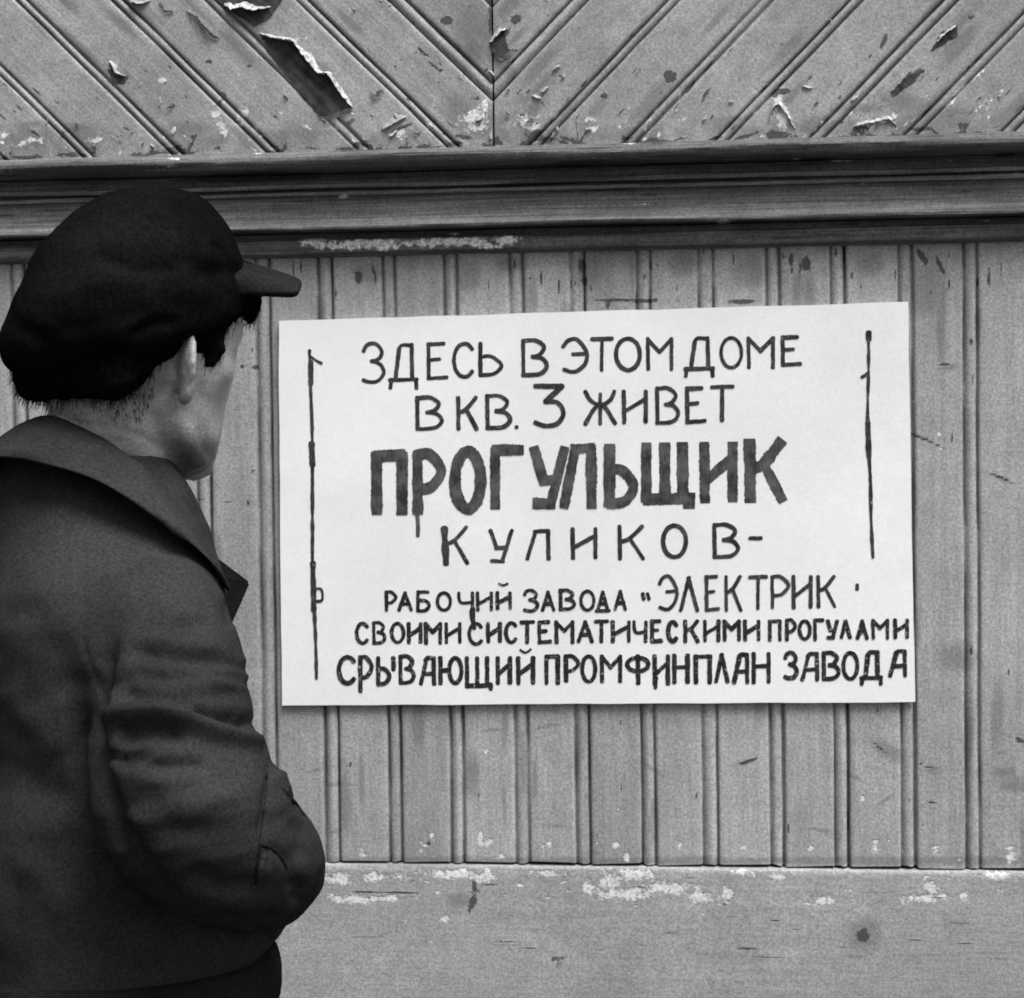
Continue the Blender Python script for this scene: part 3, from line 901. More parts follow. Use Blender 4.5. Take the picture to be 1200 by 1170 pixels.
L6 = [('С', 416, 433, 729, 756), ('В', 436, 453, 728, 756), ('О', 457, 475, 729, 755), ('И', 477, 495, 729, 755), ('М', 497, 518, 729, 756), ('И', 521, 541, 729, 755), ('С', 548, 567, 729, 757),
      ('И', 570, 588, 729, 754), ('С', 591, 607, 728, 755), ('Т', 609, 627, 727, 755), ('Е', 630, 647, 727, 755), ('М', 650, 673, 727, 755), ('А', 676, 696, 727, 754), ('Т', 696, 714, 726, 754),
      ('И', 716, 739, 727, 754), ('Ч', 741, 759, 727, 754), ('Е', 762, 777, 726, 754), ('С', 781, 795, 727, 754), ('К', 801, 820, 726, 754), ('И', 824, 844, 726, 753), ('М', 847, 868, 726, 752),
      ('И', 871, 891, 726, 752), ('П', 900, 916, 726, 752), ('Р', 920, 934, 725, 752), ('О', 935, 951, 726, 751), ('Г', 953, 966, 725, 752), ('У', 968, 983, 726, 750), ('Λ', 984, 998, 726, 749),
      ('А', 1003, 1018, 726, 750), ('М', 1021, 1042, 725, 750), ('И', 1047, 1065, 725, 749)]
L7 = [('С', 395, 418, 768, 803), ('Р', 420, 438, 768, 812), ('Ы', 441, 464, 769, 804), ('В', 467, 487, 767, 803), ('A', 491, 511, 769, 804), ('Ю', 514, 543, 769, 803), ('Щ', 545, 578, 769, 810),
      ('И', 581, 600, 769, 803), ('И', 605, 627, 769, 803), ('П', 638, 656, 767, 803), ('Р', 661, 680, 767, 800), ('О', 680, 700, 767, 801), ('М', 703, 729, 767, 801), ('Ф', 733, 762, 767, 803),
      ('И', 765, 785, 767, 804), ('Н', 788, 808, 766, 802), ('П', 813, 834, 767, 802), ('Λ', 837, 855, 765, 801), ('A', 858, 878, 765, 802), ('Н', 881, 903, 764, 802), ('З', 918, 936, 763, 797),
      ('A', 938, 960, 764, 799), ('В', 963, 985, 763, 798), ('О', 986, 1007, 763, 798), ('Д', 1007, 1035, 762, 804), ('A', 1041, 1063, 761, 794)]
def words(line, cuts, *a, extra=None):
    b = [0] + list(cuts) + [len(line)]
    for n_, (p, q) in enumerate(zip(b, b[1:])):
        letter_line(line[p:q], *a, extra=(extra or {}).get(n_, ()))


words(L1, (5, 6, 10), 5.0, M_INK)
words(L2, (1, 4, 5), 5.0, M_INK)
words(L3, (), 13.0, M_INKB, True, extra={0: [([(489, 602), (490, 612), (490, 628)], 4.5)]})
words(L4, (1, 2, 3, 4, 5, 6, 7), 5.0, M_INK, extra={0: [([(521, 620), (522, 640), (523, 660)], 8.0)]})
words(L5, (7, 13), 4.6, M_INKD, extra={0: [([(554, 714), (554, 724), (556, 736)], 5.5), ([(585, 684), (590, 686), (595, 684)], 2.6)]})
words(L5b, (8,), 4.4, M_INK)
words(L6, (6, 20), 4.8, M_INKD)
words(L7, (9, 20), 5.4, M_INKD, extra={0: [([(610, 762), (616, 765), (622, 761)], 3.0)], 1: [([(769, 795), (768, 806)], 5.0)]})
for P, tick, fat in (([(363, 411), (364, 450), (366, 500), (366.5, 560), (366.5, 620), (366.5, 660), (368, 700), (370, 750), (371, 795)],
                      [[(364, 418), (370, 422), (377, 426)], [(368, 690), (377, 691), (377.5, 703), (369, 705)]], [[(365.5, 520), (366.5, 545)], [(367, 660), (368, 715)], [(364.5, 425), (364.5, 450)]]),
                     ([(1018, 389), (1018, 430), (1017, 470), (1017, 510), (1020, 560), (1021, 610), (1023, 653)], [[(1010, 442), (1014, 440), (1018, 436)]],
                      [[(1018, 390), (1018, 398)], [(1017, 495), (1018.5, 535)]])):
    bm = bmesh.new()
    ribbon(bm, dense(('s', P), 1, 1), 3.9, P[0][0], False, 0.5)
    for t_ in tick:
        ribbon(bm, dense(('s', t_), 1, 1), 3.4, t_[0][1], False, 0.4)
    for t_ in fat:
        ribbon(bm, dense(('s', t_), 1, 1), 6.5, t_[0][1] + 2, False, 0.3)
    bmesh.ops.recalc_face_normals(bm, faces=bm.faces)
    obj('margin_stroke', bm, M_INK, notice)

# ------------------------------------------------------------------ the man
YM = -0.80                      # distance of his neck in front of the wall is 0.8 m
PXM = F_PX / (YM - CAM.y)       # photo pixels per metre there


def pm(px, py, d=0.0):
    return at(px, py, YM + d)


def frame_from(angle, pitch_down=0.0, roll=0.0):
    a = math.radians(angle)
    Fv = Vector((math.cos(a), math.sin(a), 0))
    Rv = Vector((math.sin(a), -math.cos(a), 0))
    Uv = Vector((0, 0, 1))
    p = math.radians(pitch_down)
    F2 = Fv * math.cos(p) - Uv * math.sin(p)
    U2 = Uv * math.cos(p) + Fv * math.sin(p)
    q = math.radians(roll)
    R2 = Rv * math.cos(q) - U2 * math.sin(q)
    U3 = U2 * math.cos(q) + Rv * math.sin(q)
    return F2, R2, U3


def loft(bm, rings, cap=True):
    prev, first = None, None
    for ring in rings:
        vs = [bm.verts.new(p) for p in ring]
        if prev:
            n = len(vs)
            for i in range(n):
                bm.faces.new((prev[i], prev[(i + 1) % n], vs[(i + 1) % n], vs[i]))
        else:
            first = vs
        prev = vs
    if cap:
        bm.faces.new(list(reversed(first)))
        bm.faces.new(prev)


def tube(bm, pts, n=20, sub_=6):
    """tapered limb: pts = [(Vector, radius)] smoothed with Catmull-Rom; round ends"""
    e = [pts[0]] + list(pts) + [pts[-1]]
    C = []
    for i in range(1, len(e) - 2):
        for s in range(sub_):
            t = s / sub_
            def cr(a, b, c, d):
                return .5 * (2 * b + (c - a) * t + (2 * a - 5 * b + 4 * c - d) * t * t + (3 * b - a - 3 * c + d) * t ** 3)
            C.append((cr(e[i - 1][0], e[i][0], e[i + 1][0], e[i + 2][0]), cr(e[i - 1][1], e[i][1], e[i + 1][1], e[i + 2][1])))
    C.append(pts[-1])
    full = []
    d0 = (C[0][0] - C[1][0]).normalized()
    for t in (1.0, .9, .65, .35):
        full.append((C[0][0] + d0 * C[0][1] * t * .8, C[0][1] * math.sqrt(max(0.01, 1 - t * t))))
    full += C
    d1 = (C[-1][0] - C[-2][0]).normalized()
    for t in (.35, .65, .9, 1.0):
        full.append((C[-1][0] + d1 * C[-1][1] * t * .8, C[-1][1] * math.sqrt(max(0.01, 1 - t * t))))
    rings = []
    ref = Vector((0.3, -1, 0.1))
    for i, (p, r) in enumerate(full):
        tan = (full[min(i + 1, len(full) - 1)][0] - full[max(i - 1, 0)][0]).normalized()
        a = tan.cross(ref).normalized()
        b = tan.cross(a)
        rings.append([p + a * (r * math.cos(2 * math.pi * q / n)) + b * (r * math.sin(2 * math.pi * q / n)) for q in range(n)])
    loft(bm, rings)


def fix(bm):
    bmesh.ops.recalc_face_normals(bm, faces=bm.faces)


def remesh(bm, voxel, smooth=4, fac=0.5):
    fix(bm)
    me = bpy.data.meshes.new('tmp')
    bm.to_mesh(me)
    bm.free()
    o = bpy.data.objects.new('tmp', me)
    COL.objects.link(o)
    md = o.modifiers.new('r', 'REMESH')
    md.mode = 'VOXEL'
    md.voxel_size = voxel
    if smooth:
        ms = o.modifiers.new('s', 'SMOOTH')
        ms.iterations = smooth
        ms.factor = fac
    dg = bpy.context.evaluated_depsgraph_get()
    res = bpy.data.meshes.new_from_object(o.evaluated_get(dg))
    bpy.data.objects.remove(o)
    bpy.data.meshes.remove(me)
    return res


def coords(me):
    a = np.empty(len(me.vertices) * 3)
    me.vertices.foreach_get('co', a)
    return a.reshape(-1, 3)


def normals(me):
    a = np.empty(len(me.vertices) * 3)
    me.vertices.foreach_get('normal', a)
    return a.reshape(-1, 3)


def setco(me, P):
    me.vertices.foreach_set('co', P.ravel())
    me.update()


def segdist(x, y, pts):
    best = np.full(x.shape, 1e9)
    tt = np.zeros(x.shape)
    n = len(pts) - 1
    for i in range(n):
        ax, ay = pts[i]
        bx, by = pts[i + 1]
        L2_ = (bx - ax) ** 2 + (by - ay) ** 2
        t = np.clip(((x - ax) * (bx - ax) + (y - ay) * (by - ay)) / L2_, 0, 1)
        d = np.hypot(x - ax - t * (bx - ax), y - ay - t * (by - ay))
        m = d < best
        best = np.where(m, d, best)
        tt = np.where(m, (i + t) / n, tt)
    return best, tt


def folds(me, lst, wob=0.0025, seed=0, ridge=0.0):
    """press creases and raise ridges in the cloth: (points, width px, height m)"""
    P, N = coords(me), normals(me)
    x, y = proj_np(P)
    V = P - np.array(CAM)
    facing = -(V * N).sum(1) / np.linalg.norm(V, axis=1)
    near = np.clip((facing + 0.25) / 0.4, 0, 1)
    D = np.zeros(len(P))
    for pts, wd, amp in lst:
        d, t = segdist(x, y, pts)
        taper = np.clip(np.minimum(t, 1 - t) * 5 + 0.25, 0, 1)
        D += amp * np.exp(-(d / wd) ** 2) * taper * near
        if amp < 0 and 4.5 < wd <= 7:                     # cloth thrown up along the upper side of a crease
            d2, t2 = segdist(x, y + 1.5 * wd, pts)
            D -= 0.45 * amp * np.exp(-(d2 / (wd * .9)) ** 2) * taper * near
    if wob:
        nz = np.array([noise.noise(Vector((p[0] * 13, p[1] * 13, p[2] * 17 + seed))) + 0.5 * noise.noise(Vector((p[0] * 32, p[1] * 32, p[2] * 45 + seed))) for p in P])
        D += wob * nz
    if ridge:
        # drag wrinkles: narrow soft ridges running across the sleeve and slanting over the back
        m = np.clip((x - 105) / 30, 0, 1) * np.clip((y - 735) / 40, 0, 1) * np.clip((1075 - y) / 60, 0, 1)
        for i in np.nonzero(near > 0)[0]:
            p = P[i]
            q = Vector((p[0] * 6 + p[2] * 3, p[1] * 6, p[2] * 21 - p[0] * 5 + seed))
            q += noise.noise_vector(q * 0.7) * 0.6
            a = (1 - abs(noise.noise(q)) * 2.2)
            b = (1 - abs(noise.noise(q * 2.1 + Vector((9, 4, 2)))) * 2.2)
            D[i] += ridge * near[i] * ((0.25 + 0.75 * m[i]) * a + 0.4 * (0.2 + 0.8 * m[i]) * b)
    setco(me, P + N * D[:, None])


def to_part(name, me, mat, root, smooth=True):
    P = coords(me) - np.array(root.location)
    setco(me, P)
    return obj_me(name, me, mat, root, smooth)


FB, RB, UB = frame_from(30)             # body faces right and slightly to the wall
FH, RH, UH = frame_from(58, 5, 0)       # head turned to the notice and bowed a little
foot = pm(125, 585, 0)
person = thing('person', 'man in a black cloth cap and dark jacket seen from behind, reading the white notice', 'person', (foot.x, foot.y, 0.0))
HC = pm(163, 408, 0.0)                  # head centre at eye height


def hp(f, r, u):
    return HC + FH * f + RH * r + UH * u


def bp(c, f, r):
    return c + FB * f + RB * r


# --- body: head, neck, trunk, arms, legs in one skin
bm = bmesh.new()
HEAD = [(.116, .010, -.035, .020, 2.0), (.108, .045, -.070, .045, 2.0), (.088, .074, -.092, .064, 2.1), (.062, .091, -.102, .075, 2.5), (.038, .0965, -.105, .0785, 2.7),
        (.020, .0975, -.105, .0785, 2.8), (.006, .0925, -.103, .0770, 2.75), (-.012, .0915, -.099, .0755, 2.7), (-.030, .0920, -.092, .0735, 2.5), (-.048, .0915, -.080, .0680, 2.3),
        (-.066, .0910, -.055, .0640, 2.2), (-.082, .0885, -.030, .0590, 2.2), (-.096, .0880, -.012, .0510, 2.1), (-.108, .0860, .008, .0400, 2.0), (-.117, .0740, .022, .0260, 2.0)]
rings = []
for (u, ff, fb, wd, ex) in HEAD:
    ring = []
    for q in range(40):
        a = 2 * math.pi * q / 40
        c, s = math.cos(a), math.sin(a)
        rr = (abs(c) ** ex + abs(s) ** ex) ** (-1 / ex)
        c, s = c * rr, s * rr
        mid, half = (ff + fb) / 2, (ff - fb) / 2
        ws = wd
        # face narrows towards the front below the cheekbones
        if c > 0:
            ws = wd * (1 - (0.06 + 0.24 * max(0, min(1, (-u) / .1))) * c ** 2)
        ring.append(hp(mid + half * c, ws * s, u))
    rings.append(ring)
loft(bm, rings)
# nose, brow, lips, chin
for f_, r_w, u_, rad in ():
    pass
nose_r = []
for (u, f, hw, hd) in ((.012, .088, .007, .010), (-.005, .095, .008, .012), (-.022, .103, .010, .015), (-.034, .109, .014, .016), (-.043, .105, .016, .015), (-.048, .096, .012, .010)):
    nose_r.append([hp(f + hd * math.cos(2 * math.pi * q / 12) - hd, hw * math.sin(2 * math.pi * q / 12), u) for q in range(12)])
loft(bm, nose_r)
tube(bm, [(hp(.066, -.046, .020), .009), (hp(.082, -.028, .024), .0105), (hp(.086, 0, .021), .010), (hp(.082, .028, .024), .0105), (hp(.066, .046, .020), .009)], 10, 3)
tube(bm, [(hp(.083, -.024, -.066), .004), (hp(.0925, 0, -.064), .006), (hp(.083, .024, -.066), .004)], 8, 3)
tube(bm, [(hp(.083, -.021, -.073), .004), (hp(.0915, 0, -.074), .0065), (hp(.083, .021, -.073), .004)], 8, 3)
tube(bm, [(hp(.072, -.012, -.103), .013), (hp(.076, 0, -.104), .015), (hp(.072, .012, -.103), .013)], 10, 3)
for s in (-1, 1):
    tube(bm, [(hp(.050, s * .042, -.024), .013), (hp(.036, s * .052, -.022), .012), (hp(.01, s * .062, -.015), .010)], 10, 3)      # cheekbone
    tube(bm, [(hp(.0, s * .056, -.050), .010), (hp(.014, s * .051, -.080), .011), (hp(.045, s * .038, -.099), .012)], 10, 3)        # jaw
    # ear: bowl, rim, lobe
    def ep(f, r, u):
        return hp(-.012 + f - r * .35, s * (.0735 + r), -.022 + u)
    # plate of the ear, standing off the head, then its rolled rim, inner fold and lobe
    er = []
    n0 = (-.08, 1.0)                                   # outward lean of the plate in (f, r)
    for q in range(9):
        lat = -1 + 2 * q / 8
        k_ = math.sqrt(max(0.0, 1 - lat * lat))
        er.append([ep(-.004 + n0[0] * .019 * k_ * math.cos(2 * math.pi * w_ / 16) * (1.0 if lat > -.2 else .72) + .0045 * k_ * math.sin(2 * math.pi * w_ / 16) * n0[1],
                      .009 + n0[1] * .019 * k_ * math.cos(2 * math.pi * w_ / 16) * (1.0 if lat > -.2 else .72) - .0045 * k_ * math.sin(2 * math.pi * w_ / 16) * n0[0], .029 * lat) for w_ in range(16)])
    loft(bm, er[1:-1])
    rim = []
    for th in (35, 62, 90, 120, 150, 180, 212, 242, 268, 292):
        off, up_ = -math.cos(math.radians(th)), math.sin(math.radians(th))
        off *= .0185 if up_ > -.2 else .014
        rim.append((ep(-.0015 + n0[0] * off, .010 + n0[1] * off, .0295 * up_), .0040 + (.0016 if th > 230 else 0)))
    tube(bm, rim, 10, 4)
    tube(bm, [(ep(.004, .004, .0), .0034), (ep(-.002, .013, .016), .003), (ep(-.004, .016, .0), .003), (ep(.001, .010, -.012), .003)], 8, 3)
# neck
N0 = pm(137, 560, 0.0)
tube(bm, [(N0 - Vector((0, 0, .05)), .064), (N0, .056), (N0.lerp(hp(-.030, 0, -.06), .5), .053), (hp(-.034, 0, -.055), .054), (hp(-.032, 0, -.01), .058)], 24, 5)
# trunk inside the clothes
for s in (-1, 1):
    pass


def trunk_ring(py, f0, hd, hw, r0=0.0, n=44, ex=2.3, ctr=118):
    c0 = pm(ctr, py, 0.0)
    ring = []
    for q in range(n):
        a = 2 * math.pi * q / n
        c, s = math.cos(a), math.sin(a)
        rr = (abs(c) ** ex + abs(s) ** ex) ** (-1 / ex)
        ring.append(bp(c0, f0 + hd * c * rr, r0 + hw * s * rr))
    return ring


TORSO = [(500, -.012, .060, .060), (530, -.012, .072, .074), (560, -.010, .084, .090), (600, -.008, .097, .112), (640, -.006, .106, .142), (680, -.008, .114, .172), (720, -.010, .118, .184),
         (800, .0, .122, .186), (870, .010, .130, .178), (930, .019, .152, .174), (980, .025, .166, .172), (1015, .027, .170, .170), (1055, .024, .164, .168), (1090, .016, .151, .166),
         (1106, .010, .141, .166), (1113, .008, .138, .167), (1118, .008, .138, .167)]
rings = [trunk_ring(py, f0, hd - .022, hw - .025) for py, f0, hd, hw in TORSO[3:-2]]
loft(bm, rings)
loft(bm, [trunk_ring(py, 0, hd, hw) for py, hd, hw in ((560, .05, .055), (600, .075, .09), (640, .09, .12))])


def zpy(z):
    return None


def hips(z, f0, hd, hw, n=44):
    c0 = Vector((pm(118, 1100).x, pm(118, 1100).y, z))
    return [bp(c0, f0 + hd * math.cos(2 * math.pi * q / n), hw * math.sin(2 * math.pi * q / n)) for q in range(n)]


zh = pm(118, 1100).z
loft(bm, [hips(zh + .04, .0, .10, .145), hips(zh - .08, .0, .105, .15), hips(zh - .2, 0, .10, .15)])
LEGX = 0.092
base = Vector((pm(118, 1100).x, pm(118, 1100).y, 0))


def legp(s, f, r, z):
    return bp(Vector((base.x, base.y, z)), f, s * r)


for s in (-1, 1):
    tube(bm, [(legp(s, 0, .08, zh - .12), .085), (legp(s, .01, .09, .50), .058), (legp(s, -.01, .095, .30), .056), (legp(s, -.02, .10, .10), .038)], 18, 5)
    tube(bm, [(legp(s, -.04, .10, .05), .035), (legp(s, .10, .11, .035), .03)], 14, 4)
# arms with hands resting in the jacket pockets
ARM = [(pm(180, 790, -.12), .04), (pm(195, 840, -.15), .042), (pm(212, 945, -.165), .043), (pm(245, 1005, -.13), .038), (pm(275, 1030, -.10), .028)]
tube(bm, ARM, 16, 5)


def mirror_body(p):
    c = base
    d = p - c
    rr = d.dot(RB)
    return p - RB * (2 * rr)


tube(bm, [(mirror_body(p), r) for p, r in ARM], 16, 5)
for mir in (False, True):
    m_ = mirror_body if mir else (lambda p: p)
    wri = ARM[-1][0]
    fd = (FB * 0.25 - RB * 0.8 - Vector((0, 0, .25))).normalized()
    side = fd.cross(RB).normalized()
    tube(bm, [(m_(wri), .026), (m_(wri + fd * .04), .030), (m_(wri + fd * .08), .028)], 14, 4)
    for q, ln in enumerate((.062, .072, .068, .052)):
        o_ = wri + fd * .08 + side * ((q - 1.5) * .017)
        tube(bm, [(m_(o_), .0092), (m_(o_ + fd * ln * .5 - RB * .004), .0086), (m_(o_ + fd * ln * .95 - RB * .014), .0075)], 8, 3)
    o_ = wri + fd * .03 - side * .026
    tube(bm, [(m_(o_), .011), (m_(o_ - side * .018 + fd * .03), .010), (m_(o_ - side * .02 + fd * .058), .0085)], 8, 3)
me = remesh(bm, 0.0032, 3, 0.5)
# eye sockets, mouth line, ear hollow
P, N = coords(me), normals(me)
FHn, RHn, UHn, Hn = np.array(FH), np.array(RH), np.array(UH), np.array(HC)
d = P - Hn
f, r, u = d @ FHn, d @ RHn, d @ UHn
D = np.zeros(len(P))
for s in (-1, 1):
    D -= 0.009 * np.exp(-(((r - s * .032) / .014) ** 2 + ((u - .003) / .009) ** 2)) * (f > .05)
    D += 0.006 * np.exp(-(((r - s * .032) / .0095) ** 2 + ((u - .001) / .0055) ** 2)) * (f > .05)
    g_ = lambda f0, r0_, u0_, wf, wr, wu: np.exp(-(((f - f0) / wf) ** 2 + ((r - s * r0_) / wr) ** 2 + ((u - u0_) / wu) ** 2))
    D += .0040 * g_(.050, .066, -.020, .020, .02, .012) - .0042 * g_(.050, .058, -.058, .022, .02, .018)
    D += .0030 * g_(.004, .058, -.078, .016, .02, .014) - .0060 * g_(-.034, .066, -.040, .010, .02, .020)
    D -= .0022 * g_(.030, .074, .020, .020, .02, .016)
D -= 0.003 * np.exp(-((u + .0695) / .0025) ** 2) * (np.abs(r) < .026) * (f > .07)
for ln_ in (0.0, .020, .034):
    D -= .0011 * np.exp(-((u + .085 + ln_ + .25 * (f + .03) + .004 * np.sin(r * 60)) / .0024) ** 2) * (f < .0)
D += np.array([.0009 * noise.noise(Vector(p) * 55) + .0005 * noise.noise(Vector(p) * 130) for p in P]) * (u > -.2)
setco(me, P + N * D[:, None])
NAPE = [(Vector(P[i_]), Vector(N[i_])) for i_ in np.nonzero((f < -.035) & (u < -.040) & (u > -.082) & (np.hypot(f, r) < .16))[0]]
# distance for the darker skin tone on the chin and under the jaw
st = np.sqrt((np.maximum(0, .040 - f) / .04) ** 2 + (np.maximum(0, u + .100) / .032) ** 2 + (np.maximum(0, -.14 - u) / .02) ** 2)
me.attributes.new('chin_tone', 'FLOAT', 'POINT').data.foreach_set('value', st)
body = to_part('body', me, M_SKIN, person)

# --- jacket: trunk and both sleeves of one cloth
bm = bmesh.new()
loft(bm, [trunk_ring(*t) for t in TORSO])
SLV = [(pm(172, 742, -.10), .076), (pm(184, 785, -.132), .0745), (pm(193, 840, -.162), .0715), (pm(200, 895, -.186), .072), (pm(214, 940, -.190), .0735), (pm(247, 980, -.165), .072), (pm(284, 1003, -.12), .066), (pm(308, 1018, -.075), .056)]
tube(bm, SLV, 26, 6)
tube(bm, [(mirror_body(p), r_) for p, r_ in SLV], 26, 6)
me = remesh(bm, 0.0045, 6, 0.5)
FOLDS = [
    # crease between back and sleeve
    ([(132, 735), (120, 770), (108, 815), (104, 860), (114, 910), (130, 960), (160, 1010), (200, 1060)], 15, -.014), ([(100, 780), (92, 840), (95, 900)], 16, -.006),
    # creases over the upper sleeve
    ([(158, 764), (190, 771), (225, 775), (268, 776)], 7.5, -.0075), ([(160, 748), (210, 755), (262, 760)], 9, .005), ([(150, 792), (190, 797), (235, 792), (272, 788)], 8, -.005), ([(135, 815), (180, 820), (230, 826)], 9, -.005), ([(200, 736), (225, 732), (245, 728)], 8, -.005), ([(250, 790), (280, 800), (300, 806)], 6, -.004),
    ([(215, 812), (250, 818), (285, 812)], 9, -.005), ([(240, 798), (262, 802), (290, 808)], 6, .004), ([(128, 806), (145, 800), (155, 812)], 10, -.006), ([(222, 832), (250, 836), (280, 842)], 8, -.005), ([(255, 775), (275, 782), (292, 788)], 6, -.003),
    # the big fold at the bend of the elbow
    ([(108, 846), (140, 838), (180, 834), (215, 842), (250, 855), (282, 864), (305, 872)], 10, .013), ([(136, 866), (175, 858), (220, 862)], 11, -.013), ([(225, 830), (262, 844), (298, 855)], 9, -.012),
    ([(120, 884), (150, 892), (170, 884)], 8, -.008), ([(170, 900), (205, 898), (240, 897)], 8, -.006), ([(150, 908), (190, 915), (240, 912)], 10, .004), ([(135, 870), (128, 890), (122, 905)], 5, .004),
    ([(98, 640), (97, 700), (99, 780), (100, 840)], 2.2, -.0016), ([(215, 660), (190, 690), (165, 712), (140, 735)], 2.4, -.0014),
    # front of the jacket: seam, pocket mouth, folds
    ([(313, 895), (310, 930), (306, 965), (304, 990)], 5, -.006), ([(306, 990), (318, 994), (328, 1004), (335, 1016)], 4, -.003), ([(304, 995), (301, 1015), (300, 1035)], 5, -.003), ([(310, 1010), (307, 1030)], 7, .003),
    ([(333, 928), (345, 942), (358, 958)], 4, -.008), ([(327, 925), (340, 940), (352, 956)], 5, .004), ([(322, 905), (340, 915), (352, 935)], 6, .004), ([(335, 960), (350, 980), (352, 1010)], 10, -.004), ([(340, 1030), (350, 1040), (345, 1060)], 8, -.006),
    ([(190, 960), (220, 975), (250, 970)], 14, -.004), ([(180, 930), (230, 940), (280, 930)], 16, .004), ([(220, 1020), (260, 1040), (310, 1040)], 14, -.005), ([(250, 1075), (290, 1080), (330, 1075)], 8, -.004),
    ([(300, 1085), (310, 1095), (320, 1104)], 6, -.004),
    # back
    ([(20, 700), (60, 760), (80, 820)], 22, -.004), ([(0, 800), (40, 850), (80, 880)], 20, .004), ([(10, 900), (50, 930), (90, 940)], 20, -.004), ([(20, 1000), (60, 1040), (80, 1080)], 20, .004),
    ([(270, 700), (268, 715), (275, 735)], 9, -.005),
]
folds(me, FOLDS, 0.0024, 4, 0.0030)
from mathutils.bvhtree import BVHTree
TREE = BVHTree.FromPolygons([v.co.copy() for v in me.vertices], [tuple(p.vertices) for p in me.polygons])
jacket = to_part('jacket', me, M_JACKET, person)


def on_cloth(px, py, lift=0.0):
    d_ = (at(px, py) - CAM).normalized()
    h_ = TREE.ray_cast(CAM, d_)
    return None if h_[0] is None else h_[0] + h_[1] * lift


def seam(pts, rad, mat, lift=0.0):
    """a run of stitching or the lip of an opening, laid on the cloth"""
    P = [on_cloth(x, y, lift) for x, y in dense(('s', pts), 0.35, 0.35)]
    P = [p for p in P if p is not None]
    if len(P) < 3:
        return
    bm = bmesh.new()
    tube(bm, [(p, rad * (1 + .35 * n1(i * .7, rad * 900))) for i, p in enumerate(P)], 8, 2)
    fix(bm)
    sub('seam', bm, mat, jacket, person, True)


seam([(314, 893), (311, 930), (307, 965), (304, 988)], .0008, M_TROU, -.0002)
seam([(304, 990), (316, 993), (327, 1002), (336, 1018)], .0016, M_TROU)
seam([(304, 992), (301, 1012), (300, 1036)], .0014, M_TROU)
seam([(309, 1003), (306, 1018), (304, 1032)], .0030, M_JACKET, .0004)
seam([(332, 926), (344, 940), (357, 957)], .0021, M_TROU)

# collar: turned-down, its fall lying on the shoulders
TOPE = [(230, 514, .060, .058), (205, 501, .060, .060), (180, 491, .061, .062), (155, 486, .064, .064), (130, 493, .068, .068), (105, 514, .074, .074), (80, 546, .084, .080), (60, 602, .094, .084), (46, 648, .104, .086)]
bm = bmesh.new()
rows = []
OUT = {230: (566, .125, .120), 205: (552, .126, .118), 180: (539, .128, .116), 155: (533, .130, .116), 130: (538, .132, .118), 105: (562, .134, .126), 80: (612, .134, .138), 60: (657, .130, .146), 46: (689, .124, .142)}
NQ = 7
for (ph, py, rf, rr_) in TOPE:
    a = math.radians(ph)
    py2, rf2, rr2 = OUT[ph]
    row = []
    # inner stand
    c0 = pm(142, py + 26, 0)
    row.append(bp(c0, -.012 + (rf - .010) * math.cos(a), (rr_ - .010) * math.sin(a)))
    for q in range(NQ):
        t = q / (NQ - 1)
        pyq = py + (py2 - py) * t
        c0 = pm(142, pyq, 0)
        bulge = .004 * math.sin(math.pi * min(1, t * 1.3)) if t < .77 else .0016
        row.append(bp(c0, -.012 + (rf + (rf2 - rf) * t + bulge) * math.cos(a), (rr_ + (rr2 - rr_) * t + bulge) * math.sin(a)))
    rows.append(row)
# subdivide around with Catmull-Rom
dn = []
E = [rows[0]] + rows + [rows[-1]]
for i in range(1, len(E) - 2):
    for s_ in range(6):
        t = s_ / 6
        row = []
        for q in range(NQ + 1):
            a_, b_, c_, d_ = E[i - 1][q], E[i][q], E[i + 1][q], E[i + 2][q]
            row.append(.5 * (2 * b_ + (c_ - a_) * t + (2 * a_ - 5 * b_ + 4 * c_ - d_) * t * t + (3 * b_ - a_ - 3 * c_ + d_) * t ** 3))
        dn.append(row)
dn.append(rows[-1])
grid = [[bm.verts.new(p) for p in row] for row in dn]
for i in range(len(grid) - 1):
    for q in range(NQ):
        bm.faces.new((grid[i][q], grid[i][q + 1], grid[i + 1][q + 1], grid[i + 1][q]))
fix(bm)
tmp = bpy.data.meshes.new('t')
bm.to_mesh(tmp)
bm.free()
o = bpy.data.objects.new('t', tmp)
COL.objects.link(o)
sm = o.modifiers.new('s', 'SOLIDIFY')
sm.thickness = 0.0048
sm.offset = 0
sb = o.modifiers.new('u', 'SUBSURF')
sb.levels = 2
dg = bpy.context.evaluated_depsgraph_get()
me = bpy.data.meshes.new_from_object(o.evaluated_get(dg))
bpy.data.objects.remove(o)
folds(me, [([(-20, 528), (50, 540), (110, 552), (150, 570), (190, 612), (225, 655), (245, 682)], 2.2, -.0011), ([(60, 500), (120, 512), (170, 545)], 9, -.002), ([(150, 530), (190, 590), (215, 640)], 9, .002)], 0.0034, 9)
cl = to_part('collar', me, M_COLLAR, person)
cl.parent = jacket
# lapel corner standing out in front
bm = bmesh.new()
pts = [pm(252, 652, -.01), pm(293, 683, .03), pm(283, 706, .03), pm(270, 736, .02), pm(246, 712, -.02), pm(240, 670, -.02)]
vs = [bm.verts.new(p) for p in pts]
fc = bm.faces.new(vs)
r = bmesh.ops.extrude_face_region(bm, geom=[fc])
for v in [e for e in r['geom'] if isinstance(e, bmesh.types.BMVert)]:
    v.co += Vector((-.002, .006, 0))
fix(bm)
bmesh.ops.bevel(bm, geom=bm.edges[:], offset=0.0018, segments=2, affect='EDGES')
sub('lapel', bm, M_TROU, jacket, person, False)  # black cloth puts the shade of the lapel's inner side into its colour
